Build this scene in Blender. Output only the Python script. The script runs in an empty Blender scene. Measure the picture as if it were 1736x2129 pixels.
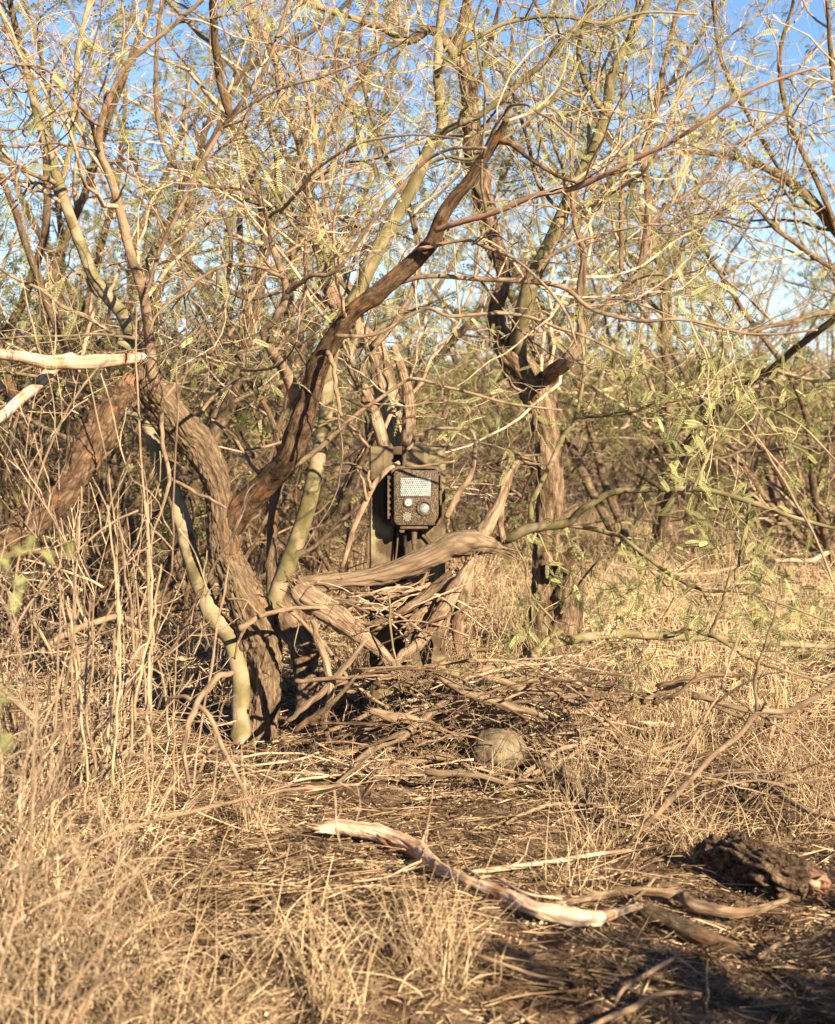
import bpy, bmesh, math, random
import numpy as np
from mathutils import Vector

# ------------------------------------------------------------------ camera, sky, sun, exposure
S = bpy.context.scene
COL = S.collection
F = 3375.0                     # focal length in units of a 1736 x 2128 picture
PITCH = math.radians(4.8)
CAM = np.array([0.0, 0.0, 1.0])
cam_d = bpy.data.cameras.new('camera'); cam = bpy.data.objects.new('camera', cam_d); COL.objects.link(cam)
cam.location = CAM; cam.rotation_euler = (math.pi/2 - PITCH, 0, 0)
cam_d.sensor_fit = 'VERTICAL'; cam_d.sensor_height = 24.0; cam_d.lens = 24.0*F/2128
cam_d.clip_end = 2000; cam_d.clip_start = 0.05
cam_d.dof.use_dof = True; cam_d.dof.focus_distance = 4.35; cam_d.dof.aperture_fstop = 4.0
S.camera = cam
SUN_EL = math.radians(25); SUN_AZ = math.radians(33)     # azimuth: to the right of straight behind the camera
to_sun = Vector((math.sin(SUN_AZ)*math.cos(SUN_EL), -math.cos(SUN_AZ)*math.cos(SUN_EL), math.sin(SUN_EL)))
W = bpy.data.worlds.new("World"); S.world = W; W.use_nodes = True
nt = W.node_tree; bg = nt.nodes['Background']
sky = nt.nodes.new('ShaderNodeTexSky'); sky.sky_type = 'NISHITA'; sky.sun_disc = False
sky.sun_elevation = SUN_EL; sky.sun_rotation = math.atan2(to_sun.x, to_sun.y)
sky.air_density = 1.0; sky.dust_density = 0.1; sky.altitude = 1200; sky.ozone_density = 3.0
tc = nt.nodes.new('ShaderNodeTexCoord'); mp = nt.nodes.new('ShaderNodeMapping'); mp.inputs['Scale'].default_value = (1.2, 1.2, 5)
cn = nt.nodes.new('ShaderNodeTexNoise'); cn.inputs['Scale'].default_value = 2.2; cn.inputs['Detail'].default_value = 7
cr = nt.nodes.new('ShaderNodeValToRGB'); cr.color_ramp.elements[0].position = .57; cr.color_ramp.elements[1].position = .80
cr.color_ramp.elements[1].color = (.55, .55, .55, 1)
mx = nt.nodes.new('ShaderNodeMixRGB'); mx.inputs[2].default_value = (6.2, 6.9, 7.6, 1)
nt.links.new(tc.outputs['Generated'], mp.inputs[0]); nt.links.new(mp.outputs[0], cn.inputs[0]); nt.links.new(cn.outputs[0], cr.inputs[0])
tn = nt.nodes.new('ShaderNodeMixRGB'); tn.blend_type = 'MULTIPLY'; tn.inputs[0].default_value = 1; tn.inputs[2].default_value = (.88, .98, 1.12, 1); nt.links.new(sky.outputs[0], tn.inputs[1])
sx = nt.nodes.new('ShaderNodeSeparateXYZ'); nt.links.new(tc.outputs['Generated'], sx.inputs[0])
hz = nt.nodes.new('ShaderNodeMapRange'); hz.inputs[1].default_value = 0; hz.inputs[2].default_value = .17; hz.inputs[3].default_value = .5; hz.inputs[4].default_value = 0; nt.links.new(sx.outputs[2], hz.inputs[0])
ad = nt.nodes.new('ShaderNodeMath'); ad.operation = 'MAXIMUM'; nt.links.new(cr.outputs[0], ad.inputs[0]); nt.links.new(hz.outputs[0], ad.inputs[1])
nt.links.new(ad.outputs[0], mx.inputs[0]); nt.links.new(tn.outputs[0], mx.inputs[1]); nt.links.new(mx.outputs[0], bg.inputs[0])
bg.inputs[1].default_value = 0.05
sun_d = bpy.data.lights.new('sun', 'SUN'); sun_d.energy = 5.0; sun_d.angle = math.radians(.5); sun_d.color = (1.0, .865, .62)
sun = bpy.data.objects.new('sun', sun_d); COL.objects.link(sun); sun.rotation_euler = to_sun.to_track_quat('Z', 'Y').to_euler()
sun.location = (4, -6, 6)
vs = S.view_settings; vs.view_transform = 'Standard'; vs.look = 'None'; vs.gamma = 1.0; vs.exposure = 1.7; vs.use_curve_mapping = False

# ------------------------------------------------------------------ helpers
rng = np.random.default_rng(7)
ca, sa = math.cos(PITCH), math.sin(PITCH)
def ray(px, py):
    x = (px-868)/F; u = (1064-py)/F
    return np.array([x, ca+u*sa, -sa+u*ca])
def A(px, py, Y):
    d = ray(px, py); return CAM + d*(Y/d[1])
def G(px, py, h=0.0):                      # point above the ground seen at this place
    d = ray(px, py); z = h
    for _ in range(4):
        t = (z-CAM[2])/d[2]; p = CAM+d*t; z = gz(p[0], p[1])+h
    return p
def hsh(i, j, k, s):
    n = (i*73856093) ^ (j*19349663) ^ (k*83492791) ^ (s*2654435)
    n = (n ^ (n >> 13))*1274126177 & 0x7fffffff
    n = (n ^ (n >> 16)) & 0xffff
    return n/65535.0
def vnoise(P, s=0):
    P = np.asarray(P, float); I = np.floor(P).astype(np.int64); f = P-I; f = f*f*(3-2*f)
    r = 0
    for a in (0, 1):
        for b in (0, 1):
            for c in (0, 1):
                w = (f[..., 0] if a else 1-f[..., 0])*(f[..., 1] if b else 1-f[..., 1])*(f[..., 2] if c else 1-f[..., 2])
                r = r + w*hsh(I[..., 0]+a, I[..., 1]+b, I[..., 2]+c, s)
    return r*2-1
def fbm(P, o=4, s=0):
    r = 0; a = 1.; P = np.asarray(P, float)
    for i in range(o): r = r+a*vnoise(P*(2**i)+13.7*i, s+i); a *= .5
    return r
def gz(x, y):
    x = np.asarray(x, float); y = np.asarray(y, float)
    P = np.stack([x, y, 0*x], -1)
    near = np.clip((y-1)/3, .3, 1)
    return .035*fbm(P*1.1, 3, 5)*near + .012*fbm(P*6, 2, 9) + .07*np.exp(-((x-.02)**2+(y-2.75)**2*1.4)/.12) + .02*np.exp(-((x+.9)**2+(y-3.2)**2)/.5)
def nrm(v): return v/np.maximum(np.linalg.norm(v, axis=-1, keepdims=True), 1e-9)
def catmull(pts, n):
    pts = np.asarray(pts, float)
    P = np.vstack([2*pts[0]-pts[1], pts, 2*pts[-1]-pts[-2]])
    m = len(pts)-1; t = np.linspace(0, m-1e-6, n); i = t.astype(int); f = (t-i)[:, None]
    a, b, c, d = P[i], P[i+1], P[i+2], P[i+3]
    return .5*((2*b)+(c-a)*f+(2*a-5*b+4*c-d)*f*f+(3*b-a-3*c+d)*f**3)

class MB:
    """collects geometry for one mesh object"""
    def __init__(s): s.V = []; s.Fq = []; s.A = []; s.U = []; s.n = 0; s.X = []; s.Ft = []
    def raw(s, V, Fq=None, a=.5, Ft=None, mi=0):
        V = np.asarray(V, float).reshape(-1, 3)
        s.V.append(V); s.A.append(np.full(len(V), a) if np.isscalar(a) else np.asarray(a, float))
        if Fq is not None and len(Fq): s.Fq.append(np.asarray(Fq, int).reshape(-1, 4)+s.n); s.U.append(np.zeros((len(s.Fq[-1]), 4, 2)))
        if Ft is not None and len(Ft): s.Ft.append(np.asarray(Ft, int).reshape(-1, 3)+s.n)
        s.n += len(V)
    def tubes(s, P, R, k=5, a=None, bark=0., bs=0., cap=True, flat=None):
        """P (N,n,3), R (N,n): tubes with k sides; bark = displacement in parts of the radius"""
        if P is None or len(P) == 0: return
        N, n = R.shape
        T = np.empty_like(P); T[:, 1:-1] = P[:, 2:]-P[:, :-2]; T[:, 0] = P[:, 1]-P[:, 0]; T[:, -1] = P[:, -1]-P[:, -2]; T = nrm(T)
        ref = np.where(np.abs(T[:, 0, 1:2]) > .9, np.array([[0, 0, 1.]]), np.array([[0, 1., .01]]))
        Nn = np.empty_like(P); c = nrm(ref-(ref*T[:, 0]).sum(-1, keepdims=True)*T[:, 0]); Nn[:, 0] = c
        for i in range(1, n): c = nrm(c-(c*T[:, i]).sum(-1, keepdims=True)*T[:, i]); Nn[:, i] = c
        B = np.cross(T, Nn)
        th = np.arange(k)*2*math.pi/k
        RR = np.repeat(R[:, :, None], k, 2)
        L = np.concatenate([np.zeros((N, 1)), np.cumsum(np.linalg.norm(P[:, 1:]-P[:, :-1], axis=-1), 1)], 1)
        if bark > 0:
            q = np.stack([R[:, :, None]*np.cos(th), R[:, :, None]*np.sin(th), np.repeat(L[:, :, None], k, 2)*.22], -1)*bs
            off = rng.integers(0, 50, (N, 1, 1, 1))
            w = q+off; w = w+.6*np.stack([vnoise(q*.7, 3), vnoise(q*.7, 4), vnoise(q*.7, 5)], -1)
            d = np.abs(fbm(w, 4, 11)); lump = vnoise(q*.25+off, 21)
            RR = RR*(1+bark*(d*.9-.35)+bark*.7*lump)
            if k >= 12:
                for a_ in range(N):
                    rm_ = R[a_].mean()
                    for _ in range(int(L[a_, -1]/max(rm_*5, .03))):
                        l0 = rng.uniform(0, L[a_, -1]); t0 = rng.uniform(0, 6.28); dt = np.abs((th-t0+math.pi) % (2*math.pi)-math.pi)
                        RR[a_] *= 1+rng.uniform(.12, .42)*np.exp(-((L[a_][:, None]-l0)/(rm_*rng.uniform(.5, 1.1)))**2-(dt[None]/rng.uniform(.35, .6))**2)
        V = P[:, :, None]+RR[..., None]*(np.cos(th)[None, None, :, None]*Nn[:, :, None]+np.sin(th)[None, None, :, None]*B[:, :, None])
        idx = np.arange(N*n*k).reshape(N, n, k); nx = np.roll(idx, -1, 2)
        Fq = np.stack([idx[:, :-1], nx[:, :-1], nx[:, 1:], idx[:, 1:]], -1).reshape(-1, 4)
        u = np.arange(k+1)*2*math.pi/k
        rm = R.mean(1)[:, None, None]
        U0 = np.broadcast_to(u[None, None, :-1]*rm, (N, n-1, k)); U1 = np.broadcast_to(u[None, None, 1:]*rm, (N, n-1, k))
        V0 = np.broadcast_to(L[:, :-1, None], (N, n-1, k)); V1 = np.broadcast_to(L[:, 1:, None], (N, n-1, k))
        UV = np.stack([np.stack([U0, V0], -1), np.stack([U1, V0], -1), np.stack([U1, V1], -1), np.stack([U0, V1], -1)], -2).reshape(-1, 4, 2)
        a = rng.random(N) if a is None else np.broadcast_to(np.asarray(a, float), (N,))
        s.V.append(V.reshape(-1, 3)); s.A.append(np.repeat(a, n*k)); s.Fq.append(Fq+s.n); s.U.append(UV)
        base = s.n; s.n += N*n*k
        if cap and k > 4:
            for ring, flip in ((idx[:, 0], True), (idx[:, -1], False)):
                C = V[:, 0 if flip else -1].mean(1) + (T[:, 0]*-.25 if flip else T[:, -1]*.25)*R[:, 0 if flip else -1][:, None]
                ci = s.n+np.arange(N); s.V.append(C); s.A.append(a); s.n += N
                r1 = ring+base; r2 = np.roll(r1, -1, 1); cc = np.repeat(ci[:, None], k, 1)
                s.Ft.append((np.stack([r2, r1, cc], -1) if flip else np.stack([r1, r2, cc], -1)).reshape(-1, 3))
    def build(s, name, m, parent=None, loc=None, smooth=True):
        if not s.V: return None
        V = np.concatenate(s.V); a = np.concatenate(s.A)
        o0 = np.array(loc if loc is not None else (org(parent) if parent is not None else (0, 0, 0)), float)
        V = V-o0
        nq = sum(len(f) for f in s.Fq); ntr = sum(len(f) for f in s.Ft)
        me = bpy.data.meshes.new(name)
        me.vertices.add(len(V)); me.vertices.foreach_set('co', V.astype(np.float32).ravel())
        loops = []; uv = []
        if nq: loops.append(np.concatenate(s.Fq).ravel()); uv.append(np.concatenate(s.U).reshape(-1, 2))
        if ntr: loops.append(np.concatenate(s.Ft).ravel()); uv.append(np.zeros((ntr*3, 2)))
        loops = np.concatenate(loops); uv = np.concatenate(uv)
        me.loops.add(len(loops)); me.loops.foreach_set('vertex_index', loops.astype(np.int32))
        me.polygons.add(nq+ntr)
        st = np.concatenate([np.arange(nq)*4, nq*4+np.arange(ntr)*3]).astype(np.int32)
        me.polygons.foreach_set('loop_start', st)
        me.polygons.foreach_set('use_smooth', np.full(nq+ntr, smooth))
        at = me.attributes.new('v', 'FLOAT', 'POINT'); at.data.foreach_set('value', a.astype(np.float32))
        l = me.uv_layers.new(name='UVMap'); l.data.foreach_set('uv', uv.astype(np.float32).ravel())
        me.update(calc_edges=True); me.validate()
        me.materials.append(m)
        o = bpy.data.objects.new(name, me); COL.objects.link(o)
        if parent is not None: o.parent = parent
        elif loc is not None: o.location = o0
        return o
def org(p):
    while p is not None:
        if '_o' in p: return list(p['_o'])
        p = p.parent
    return (0, 0, 0)
def tag(o, label, cat, group=None, kind=None):
    if label: o['label'] = label
    if cat: o['category'] = cat
    if group: o['group'] = group
    if kind: o['kind'] = kind
    return o
def thing(name, label, cat, loc, group=None):
    o = bpy.data.objects.new(name, None); COL.objects.link(o); o.location = loc; o.empty_display_size = .1
    o['_o'] = [float(v) for v in loc]
    return tag(o, label, cat, group)
def copy_thing(r, loc, rz, sc, label):
    c = r.copy(); COL.objects.link(c); c.location = loc; c.rotation_euler = (0, 0, rz); c.scale = sc; c['label'] = label
    for ch in list(r.children):
        d = ch.copy(); COL.objects.link(d); d.parent = c
    return c
def bmo(name, bm, m, parent=None, loc=None, smooth=True):
    me = bpy.data.meshes.new(name)
    o0 = Vector(org(parent)) if parent is not None else Vector(loc if loc is not None else (0, 0, 0))
    for v in bm.verts: v.co -= o0
    bm.to_mesh(me); bm.free(); me.materials.append(m)
    for p in me.polygons: p.use_smooth = smooth
    if smooth: me.set_sharp_from_angle(angle=math.radians(35))
    o = bpy.data.objects.new(name, me); COL.objects.link(o)
    if parent is not None: o.parent = parent
    else: o.location = o0
    return o

# ------------------------------------------------------------------ materials
def srgb(*c): return tuple((x/255/12.92 if x/255 <= .04045 else ((x/255+.055)/1.055)**2.4) for x in c)+(1,)
def ramp(n, stops):
    r = n.new('ShaderNodeValToRGB'); e = r.color_ramp.elements
    while len(e) < len(stops): e.new(.5)
    for el, (p, c) in zip(e, stops): el.position = p; el.color = (*c[:3], 1)
    return r
def mat(name, stops, sc=8, stretch=(1, 1, 1), uv=False, bump=.5, dist=.004, rough=.9, vary=.35, spec=.12, patch=None, detail=8, bsc=None, crack=None):
    m = bpy.data.materials.new(name); m.use_nodes = True; t = m.node_tree; n = t.nodes; l = t.links; b = n['Principled BSDF']
    tcn = n.new('ShaderNodeTexCoord'); mpn = n.new('ShaderNodeMapping'); mpn.inputs['Scale'].default_value = stretch
    l.new(tcn.outputs['UV' if uv else 'Object'], mpn.inputs[0])
    no = n.new('ShaderNodeTexNoise'); no.inputs['Scale'].default_value = sc; no.inputs['Detail'].default_value = detail; no.inputs['Roughness'].default_value = .62
    no.inputs['Distortion'].default_value = .4
    l.new(mpn.outputs[0], no.inputs[0])
    r = ramp(n, stops); l.new(no.outputs[0], r.inputs[0]); out = r.outputs[0]
    if patch:                                  # (colour, scale, threshold)
        pn = n.new('ShaderNodeTexNoise'); pn.inputs['Scale'].default_value = patch[1]; pn.inputs['Detail'].default_value = 5
        l.new(tcn.outputs['Object'], pn.inputs[0])
        pr = ramp(n, [(patch[2]-.04, (0, 0, 0)), (patch[2]+.08, (1, 1, 1))]); l.new(pn.outputs[0], pr.inputs[0])
        mm = n.new('ShaderNodeMixRGB'); l.new(pr.outputs[0], mm.inputs[0]); l.new(out, mm.inputs[1]); mm.inputs[2].default_value = (*patch[0][:3], 1); out = mm.outputs[0]
    vo = None
    if crack:
        cm = n.new('ShaderNodeMapping'); cm.inputs['Scale'].default_value = (1, crack[1], 1) if uv else (1, 1, crack[1]); l.new(tcn.outputs['UV' if uv else 'Object'], cm.inputs[0])
        wn = n.new('ShaderNodeTexNoise'); wn.inputs['Scale'].default_value = crack[0]*.5; wn.inputs['Detail'].default_value = 3; l.new(cm.outputs[0], wn.inputs[0])
        wm = n.new('ShaderNodeMixRGB'); wm.blend_type = 'LINEAR_LIGHT'; wm.inputs[0].default_value = .8/crack[0]; l.new(cm.outputs[0], wm.inputs[1]); l.new(wn.outputs['Color'], wm.inputs[2])
        vo = n.new('ShaderNodeTexVoronoi'); vo.feature = 'DISTANCE_TO_EDGE'; vo.inputs['Scale'].default_value = crack[0]; l.new(wm.outputs[0], vo.inputs['Vector'])
        vr = ramp(n, [(0, (.25, .2, .18)), (.16, (1, 1, 1))]); l.new(vo.outputs['Distance'], vr.inputs[0])
        vm = n.new('ShaderNodeMixRGB'); vm.blend_type = 'MULTIPLY'; vm.inputs[0].default_value = .6; l.new(out, vm.inputs[1]); l.new(vr.outputs[0], vm.inputs[2]); out = vm.outputs[0]
    if vary:
        at = n.new('ShaderNodeAttribute'); at.attribute_name = 'v'
        mr = n.new('ShaderNodeMapRange'); mr.inputs[3].default_value = 1-vary; mr.inputs[4].default_value = 1+vary
        l.new(at.outputs['Fac'], mr.inputs[0])
        mu = n.new('ShaderNodeVectorMath'); mu.operation = 'SCALE'; l.new(out, mu.inputs[0]); l.new(mr.outputs[0], mu.inputs['Scale']); out = mu.outputs[0]
    l.new(out, b.inputs['Base Color']); b.inputs['Roughness'].default_value = rough; b.inputs['Specular IOR Level'].default_value = spec
    if bump:
        bn = n.new('ShaderNodeTexNoise'); bn.inputs['Scale'].default_value = bsc or sc*2.2; bn.inputs['Detail'].default_value = 6; bn.inputs['Roughness'].default_value = .7
        l.new(mpn.outputs[0], bn.inputs[0])
        bu = n.new('ShaderNodeBump'); bu.inputs['Strength'].default_value = bump; bu.inputs['Distance'].default_value = dist
        l.new(bn.outputs[0], bu.inputs['Height']); l.new(bu.outputs[0], b.inputs['Normal'])
    return m
def leafmat(name, c1, c2, c3, trans=.35):
    m = bpy.data.materials.new(name); m.use_nodes = True; t = m.node_tree; n = t.nodes; l = t.links; b = n['Principled BSDF']
    at = n.new('ShaderNodeAttribute'); at.attribute_name = 'v'
    r = ramp(n, [(0, c1), (.55, c2), (1, c3)]); l.new(at.outputs['Fac'], r.inputs[0])
    l.new(r.outputs[0], b.inputs['Base Color']); b.inputs['Roughness'].default_value = .6; b.inputs['Specular IOR Level'].default_value = .3
    tr = n.new('ShaderNodeBsdfTranslucent'); l.new(r.outputs[0], tr.inputs[0])
    mxs = n.new('ShaderNodeMixShader'); mxs.inputs[0].default_value = trans
    l.new(b.outputs[0], mxs.inputs[1]); l.new(tr.outputs[0], mxs.inputs[2]); l.new(mxs.outputs[0], n['Material Output'].inputs[0])
    return m
M = {}
BR = .66
def sc3(c, k=None): k = BR if k is None else k; return (c[0]*k*1.03, c[1]*k*.965, c[2]*k*.96)
def st(*l): return [(p, sc3(c)) for p, c in l]
M['bark'] = mat('rough_brown_bark', st((.30, (.055, .034, .022)), (.42, (.24, .17, .105)), (.62, (.37, .275, .175)), (.8, (.50, .39, .26))), sc=60, stretch=(1, .25, 1), uv=True, bump=1., dist=.012, patch=((.25, .13, .06), 9, .62), crack=(120, .16))
M['darkbark'] = mat('dark_ridged_bark', st((.34, (.05, .03, .018)), (.45, (.24, .16, .095)), (.60, (.46, .34, .22)), (.85, (.64, .50, .34))), sc=40, stretch=(1, .2, 1), uv=True, bump=1., dist=.018, crack=(70, .18))
M['redbark'] = mat('red_brown_bark', st((.32, (.035, .02, .013)), (.47, (.165, .105, .062)), (.7, (.32, .215, .13))), sc=60, stretch=(1, .35, 1), uv=True, bump=1., dist=.009, patch=((.36, .17, .07), 14, .62), crack=(110, .2))
M['green'] = mat('smooth_green_bark', st((.3, (.12, .10, .045)), (.5, (.215, .185, .085)), (.7, (.33, .285, .15))), sc=26, stretch=(1, .5, 1), uv=True, bump=.5, dist=.002, patch=((.26, .19, .12), 16, .53), vary=.15)
M['tanlimb'] = mat('tan_branch_bark', st((.32, (.15, .095, .058)), (.5, (.34, .245, .155)), (.7, (.54, .42, .28))), sc=46, stretch=(1, .4, 1), uv=True, bump=.9, dist=.004, patch=((.34, .20, .125), 12, .6), vary=.2)
M['pale'] = mat('peeled_pale_wood', st((.28, (.50, .31, .18)), (.5, (.90, .66, .46)), (.72, (1.1, .95, .75))), sc=34, stretch=(1, .10, 1), uv=True, bump=1., dist=.006, vary=.1, patch=((.36, .20, .11), 14, .57), crack=(45, .06))
M['heart'] = mat('red_heartwood', st((.32, (.04, .02, .012)), (.5, (.15, .07, .035)), (.66, (.34, .17, .085)), (.8, (.6, .36, .2))), sc=26, stretch=(1, .14, 1), uv=True, bump=1., dist=.008, vary=.1, patch=((.13, .085, .055), 10, .50))
M['pinkbark'] = mat('pinkish_smooth_bark', st((.32, (.24, .12, .085)), (.5, (.44, .27, .19)), (.7, (.58, .40, .29))), sc=40, stretch=(1, .4, 1), uv=True, bump=.5, dist=.003, vary=.2)
M['splint'] = mat('orange_splintered_wood', st((.3, (.16, .06, .03)), (.5, (.46, .27, .165)), (.72, (.8, .6, .42))), sc=30, stretch=(1, .1, 1), uv=True, bump=1., dist=.004, vary=.3)
M['grey'] = mat('weathered_grey_wood', st((.28, (.15, .10, .065)), (.42, (.30, .22, .14)), (.72, (.39, .295, .19))), sc=34, stretch=(1, .09, 1), uv=True, bump=1., dist=.008, vary=.15, patch=((.22, .14, .09), 12, .60), crack=(60, .12))
M['strip'] = mat('peeling_tan_bark', st((.33, (.14, .085, .05)), (.44, (.42, .30, .19)), (.66, (.68, .51, .335))), sc=38, stretch=(1, .13, 1), uv=True, bump=1., dist=.014, vary=.15, patch=((.23, .13, .08), 11, .60), crack=(75, .15))
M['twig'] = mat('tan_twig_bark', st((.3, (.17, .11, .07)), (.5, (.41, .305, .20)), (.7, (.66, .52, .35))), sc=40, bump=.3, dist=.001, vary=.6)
M['shadetwig'] = mat('shaded_twig_bark', st((.3, (.10, .06, .04)), (.5, (.20, .135, .085)), (.7, (.33, .24, .15))), sc=20, bump=0, vary=.6)  # darker copy of the twig bark, shade put into its colour
M['gtwig'] = mat('green_twig_bark', st((.3, (.20, .165, .08)), (.5, (.35, .295, .14)), (.7, (.52, .42, .24))), sc=30, bump=.2, dist=.001, vary=.4)
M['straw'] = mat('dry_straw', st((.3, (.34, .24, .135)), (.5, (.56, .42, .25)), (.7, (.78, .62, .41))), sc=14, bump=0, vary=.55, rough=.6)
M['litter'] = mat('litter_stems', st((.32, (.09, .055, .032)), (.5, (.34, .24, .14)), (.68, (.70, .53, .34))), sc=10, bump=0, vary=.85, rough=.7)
M['char'] = mat('crumbly_dark_bark', [(.36, (.035, .02, .013)), (.5, (.22, .14, .09)), (.66, (.42, .29, .19))], sc=55, bump=1., dist=.03, vary=0, crack=(60, 1.))
M['stone'] = mat('smooth_tan_stone', [(.35, (.09, .065, .04)), (.5, (.16, .12, .075)), (.68, (.24, .185, .12))], sc=14, bump=1., dist=.008, vary=0)
M['leaf'] = leafmat('mesquite_leaf', (.12, .125, .04), (.35, .345, .135), (.62, .56, .28), .4)
M['bgleaf'] = leafmat('distant_leaf', (.06, .07, .02), (.18, .18, .055), (.40, .36, .14), .35)

def ground_mat():
    m = mat('sandy_soil', [(.3, (.03, .016, .010)), (.5, (.12, .072, .042)), (.68, (.34, .225, .14))], sc=9, bump=1., dist=.02, vary=0, detail=12, bsc=26)
    return m
M['soil'] = ground_mat()

# ------------------------------------------------------------------ ground
def make_ground():
    nx, ny = 330, 420
    u = np.linspace(-1, 1, nx); x = 120*np.sinh(5.2*u)/math.sinh(5.2)
    v = np.linspace(0, 1, ny); y = -12+3*0+ (v*0)
    w = np.linspace(-1, 1, ny); y = 3.2+np.where(w < 0, 20, 260)*np.sinh(5.2*w)/math.sinh(5.2)
    X, Y = np.meshgrid(x, y, indexing='ij'); Z = gz(X, Y)
    V = np.stack([X, Y, Z], -1).reshape(-1, 3)
    i = np.arange(nx*ny).reshape(nx, ny)
    mb = MB(); mb.raw(V, np.stack([i[:-1, :-1], i[1:, :-1], i[1:, 1:], i[:-1, 1:]], -1).reshape(-1, 4))
    o = mb.build('ground', M['soil']); tag(o, 'dry sandy ground under the brush', None, kind='structure'); return o
make_ground()

# ------------------------------------------------------------------ branch growing
def spawn(P, R, dens, lmin, lmax, ang=(35, 75), m=7, wig=.22, up=0.05, tmin=.1, rr=.6, rlen=.012, tip=.3, rmin=.0007):
    """children along every parent polyline; all arrays"""
    if P is None or len(P) == 0: return None, None
    seg = np.linalg.norm(P[:, 1:]-P[:, :-1], axis=-1); L = seg.sum(1)
    cnt = rng.poisson(L*dens*(1-tmin)); tot = cnt.sum()
    if tot == 0: return None, None
    pi = np.repeat(np.arange(len(P)), cnt); t = tmin+(1-tmin)*rng.random(tot)
    n = P.shape[1]; ft = t*(n-1)*.9999; i = ft.astype(int); f = (ft-i)[:, None]
    p0 = P[pi, i]*(1-f)+P[pi, i+1]*f; T = nrm(P[pi, i+1]-P[pi, i]); r0 = R[pi, i]*(1-f[:, 0])+R[pi, i+1]*f[:, 0]
    q = rng.normal(size=(tot, 3)); q = nrm(q-(q*T).sum(-1, keepdims=True)*T)
    a = np.radians(rng.uniform(ang[0], ang[1], tot))[:, None]
    d = nrm(np.cos(a)*T+np.sin(a)*q)
    ln = rng.uniform(lmin, lmax, tot)*(1-.45*t)
    rs = np.maximum(np.minimum(r0*rr, ln*rlen), rmin)
    out = np.empty((tot, m, 3)); out[:, 0] = p0; st = ln/(m-1)
    for k in range(1, m):
        out[:, k] = out[:, k-1]+d*st[:, None]
        d = nrm(d+wig*rng.normal(size=(tot, 3))+np.array([0, 0, up]))
    tt = np.linspace(0, 1, m)[None]
    RRr = rs[:, None]*(1-(1-tip)*tt)
    return clear(out, np.maximum(RRr, rmin*.8))
KEEP = []; SUNPT = []; CLEAR = [True]
def keep(pts, dep, pr=.6, sun=True, step=1):
    for i in range(len(pts)-1):
        for f in (0, .5):
            X0 = pts[i][0]*(1-f)+pts[i+1][0]*f; Y0 = pts[i][1]*(1-f)+pts[i+1][1]*f; KEEP.append((X0, Y0, pts[i][2]*1.1, dep, pr))
            if sun and f == 0: SUNPT.append((A(X0, Y0, dep), .045))
BOXC = np.array([0., 4.33, 0.]); BOXC[2] = 1.0+(ray(0, 1033)[2]/ray(0, 1033)[1])*4.33; SUNV = np.array(to_sun[:])
def clear(P, R):
    """leave out growth that would hang in front of the trail camera or cut its sunlight"""
    if P is None or not CLEAR[0]: return P, R
    q = P-CAM; fw = q[..., 1]*ca-q[..., 2]*sa; u = q[..., 1]*sa+q[..., 2]*ca
    px = 868+q[..., 0]/fw*F; py = 1064-u/fw*F
    bad = ((px > 790) & (px < 940) & (py > 850) & (py < 1120) & (P[..., 1] < 4.36) & (P[..., 1] > .5)).any(1)
    w = P-BOXC; t = w@SUNV; dd = np.linalg.norm(w-t[..., None]*SUNV, axis=-1)
    bad |= ((dd < .10) & (t > .04)).any(1)
    for X0, Y0, rp, dep, pr in KEEP:
        near = ((px-X0)**2+(py-Y0)**2 < rp*rp) & (P[..., 1] < dep-.03) & (P[..., 1] > .5)
        bad |= near.any(1) & (rng.random(len(P)) < pr)
    for c_, rr_ in SUNPT:
        w = P-c_; t = w@SUNV; dd = np.linalg.norm(w-t[..., None]*SUNV, axis=-1)
        bad |= ((dd < rr_) & (t > .06)).any(1) & (rng.random(len(P)) < .6)
    return P[~bad], R[~bad]
def sub(P, R, keep): return P[keep], R[keep]
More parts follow.
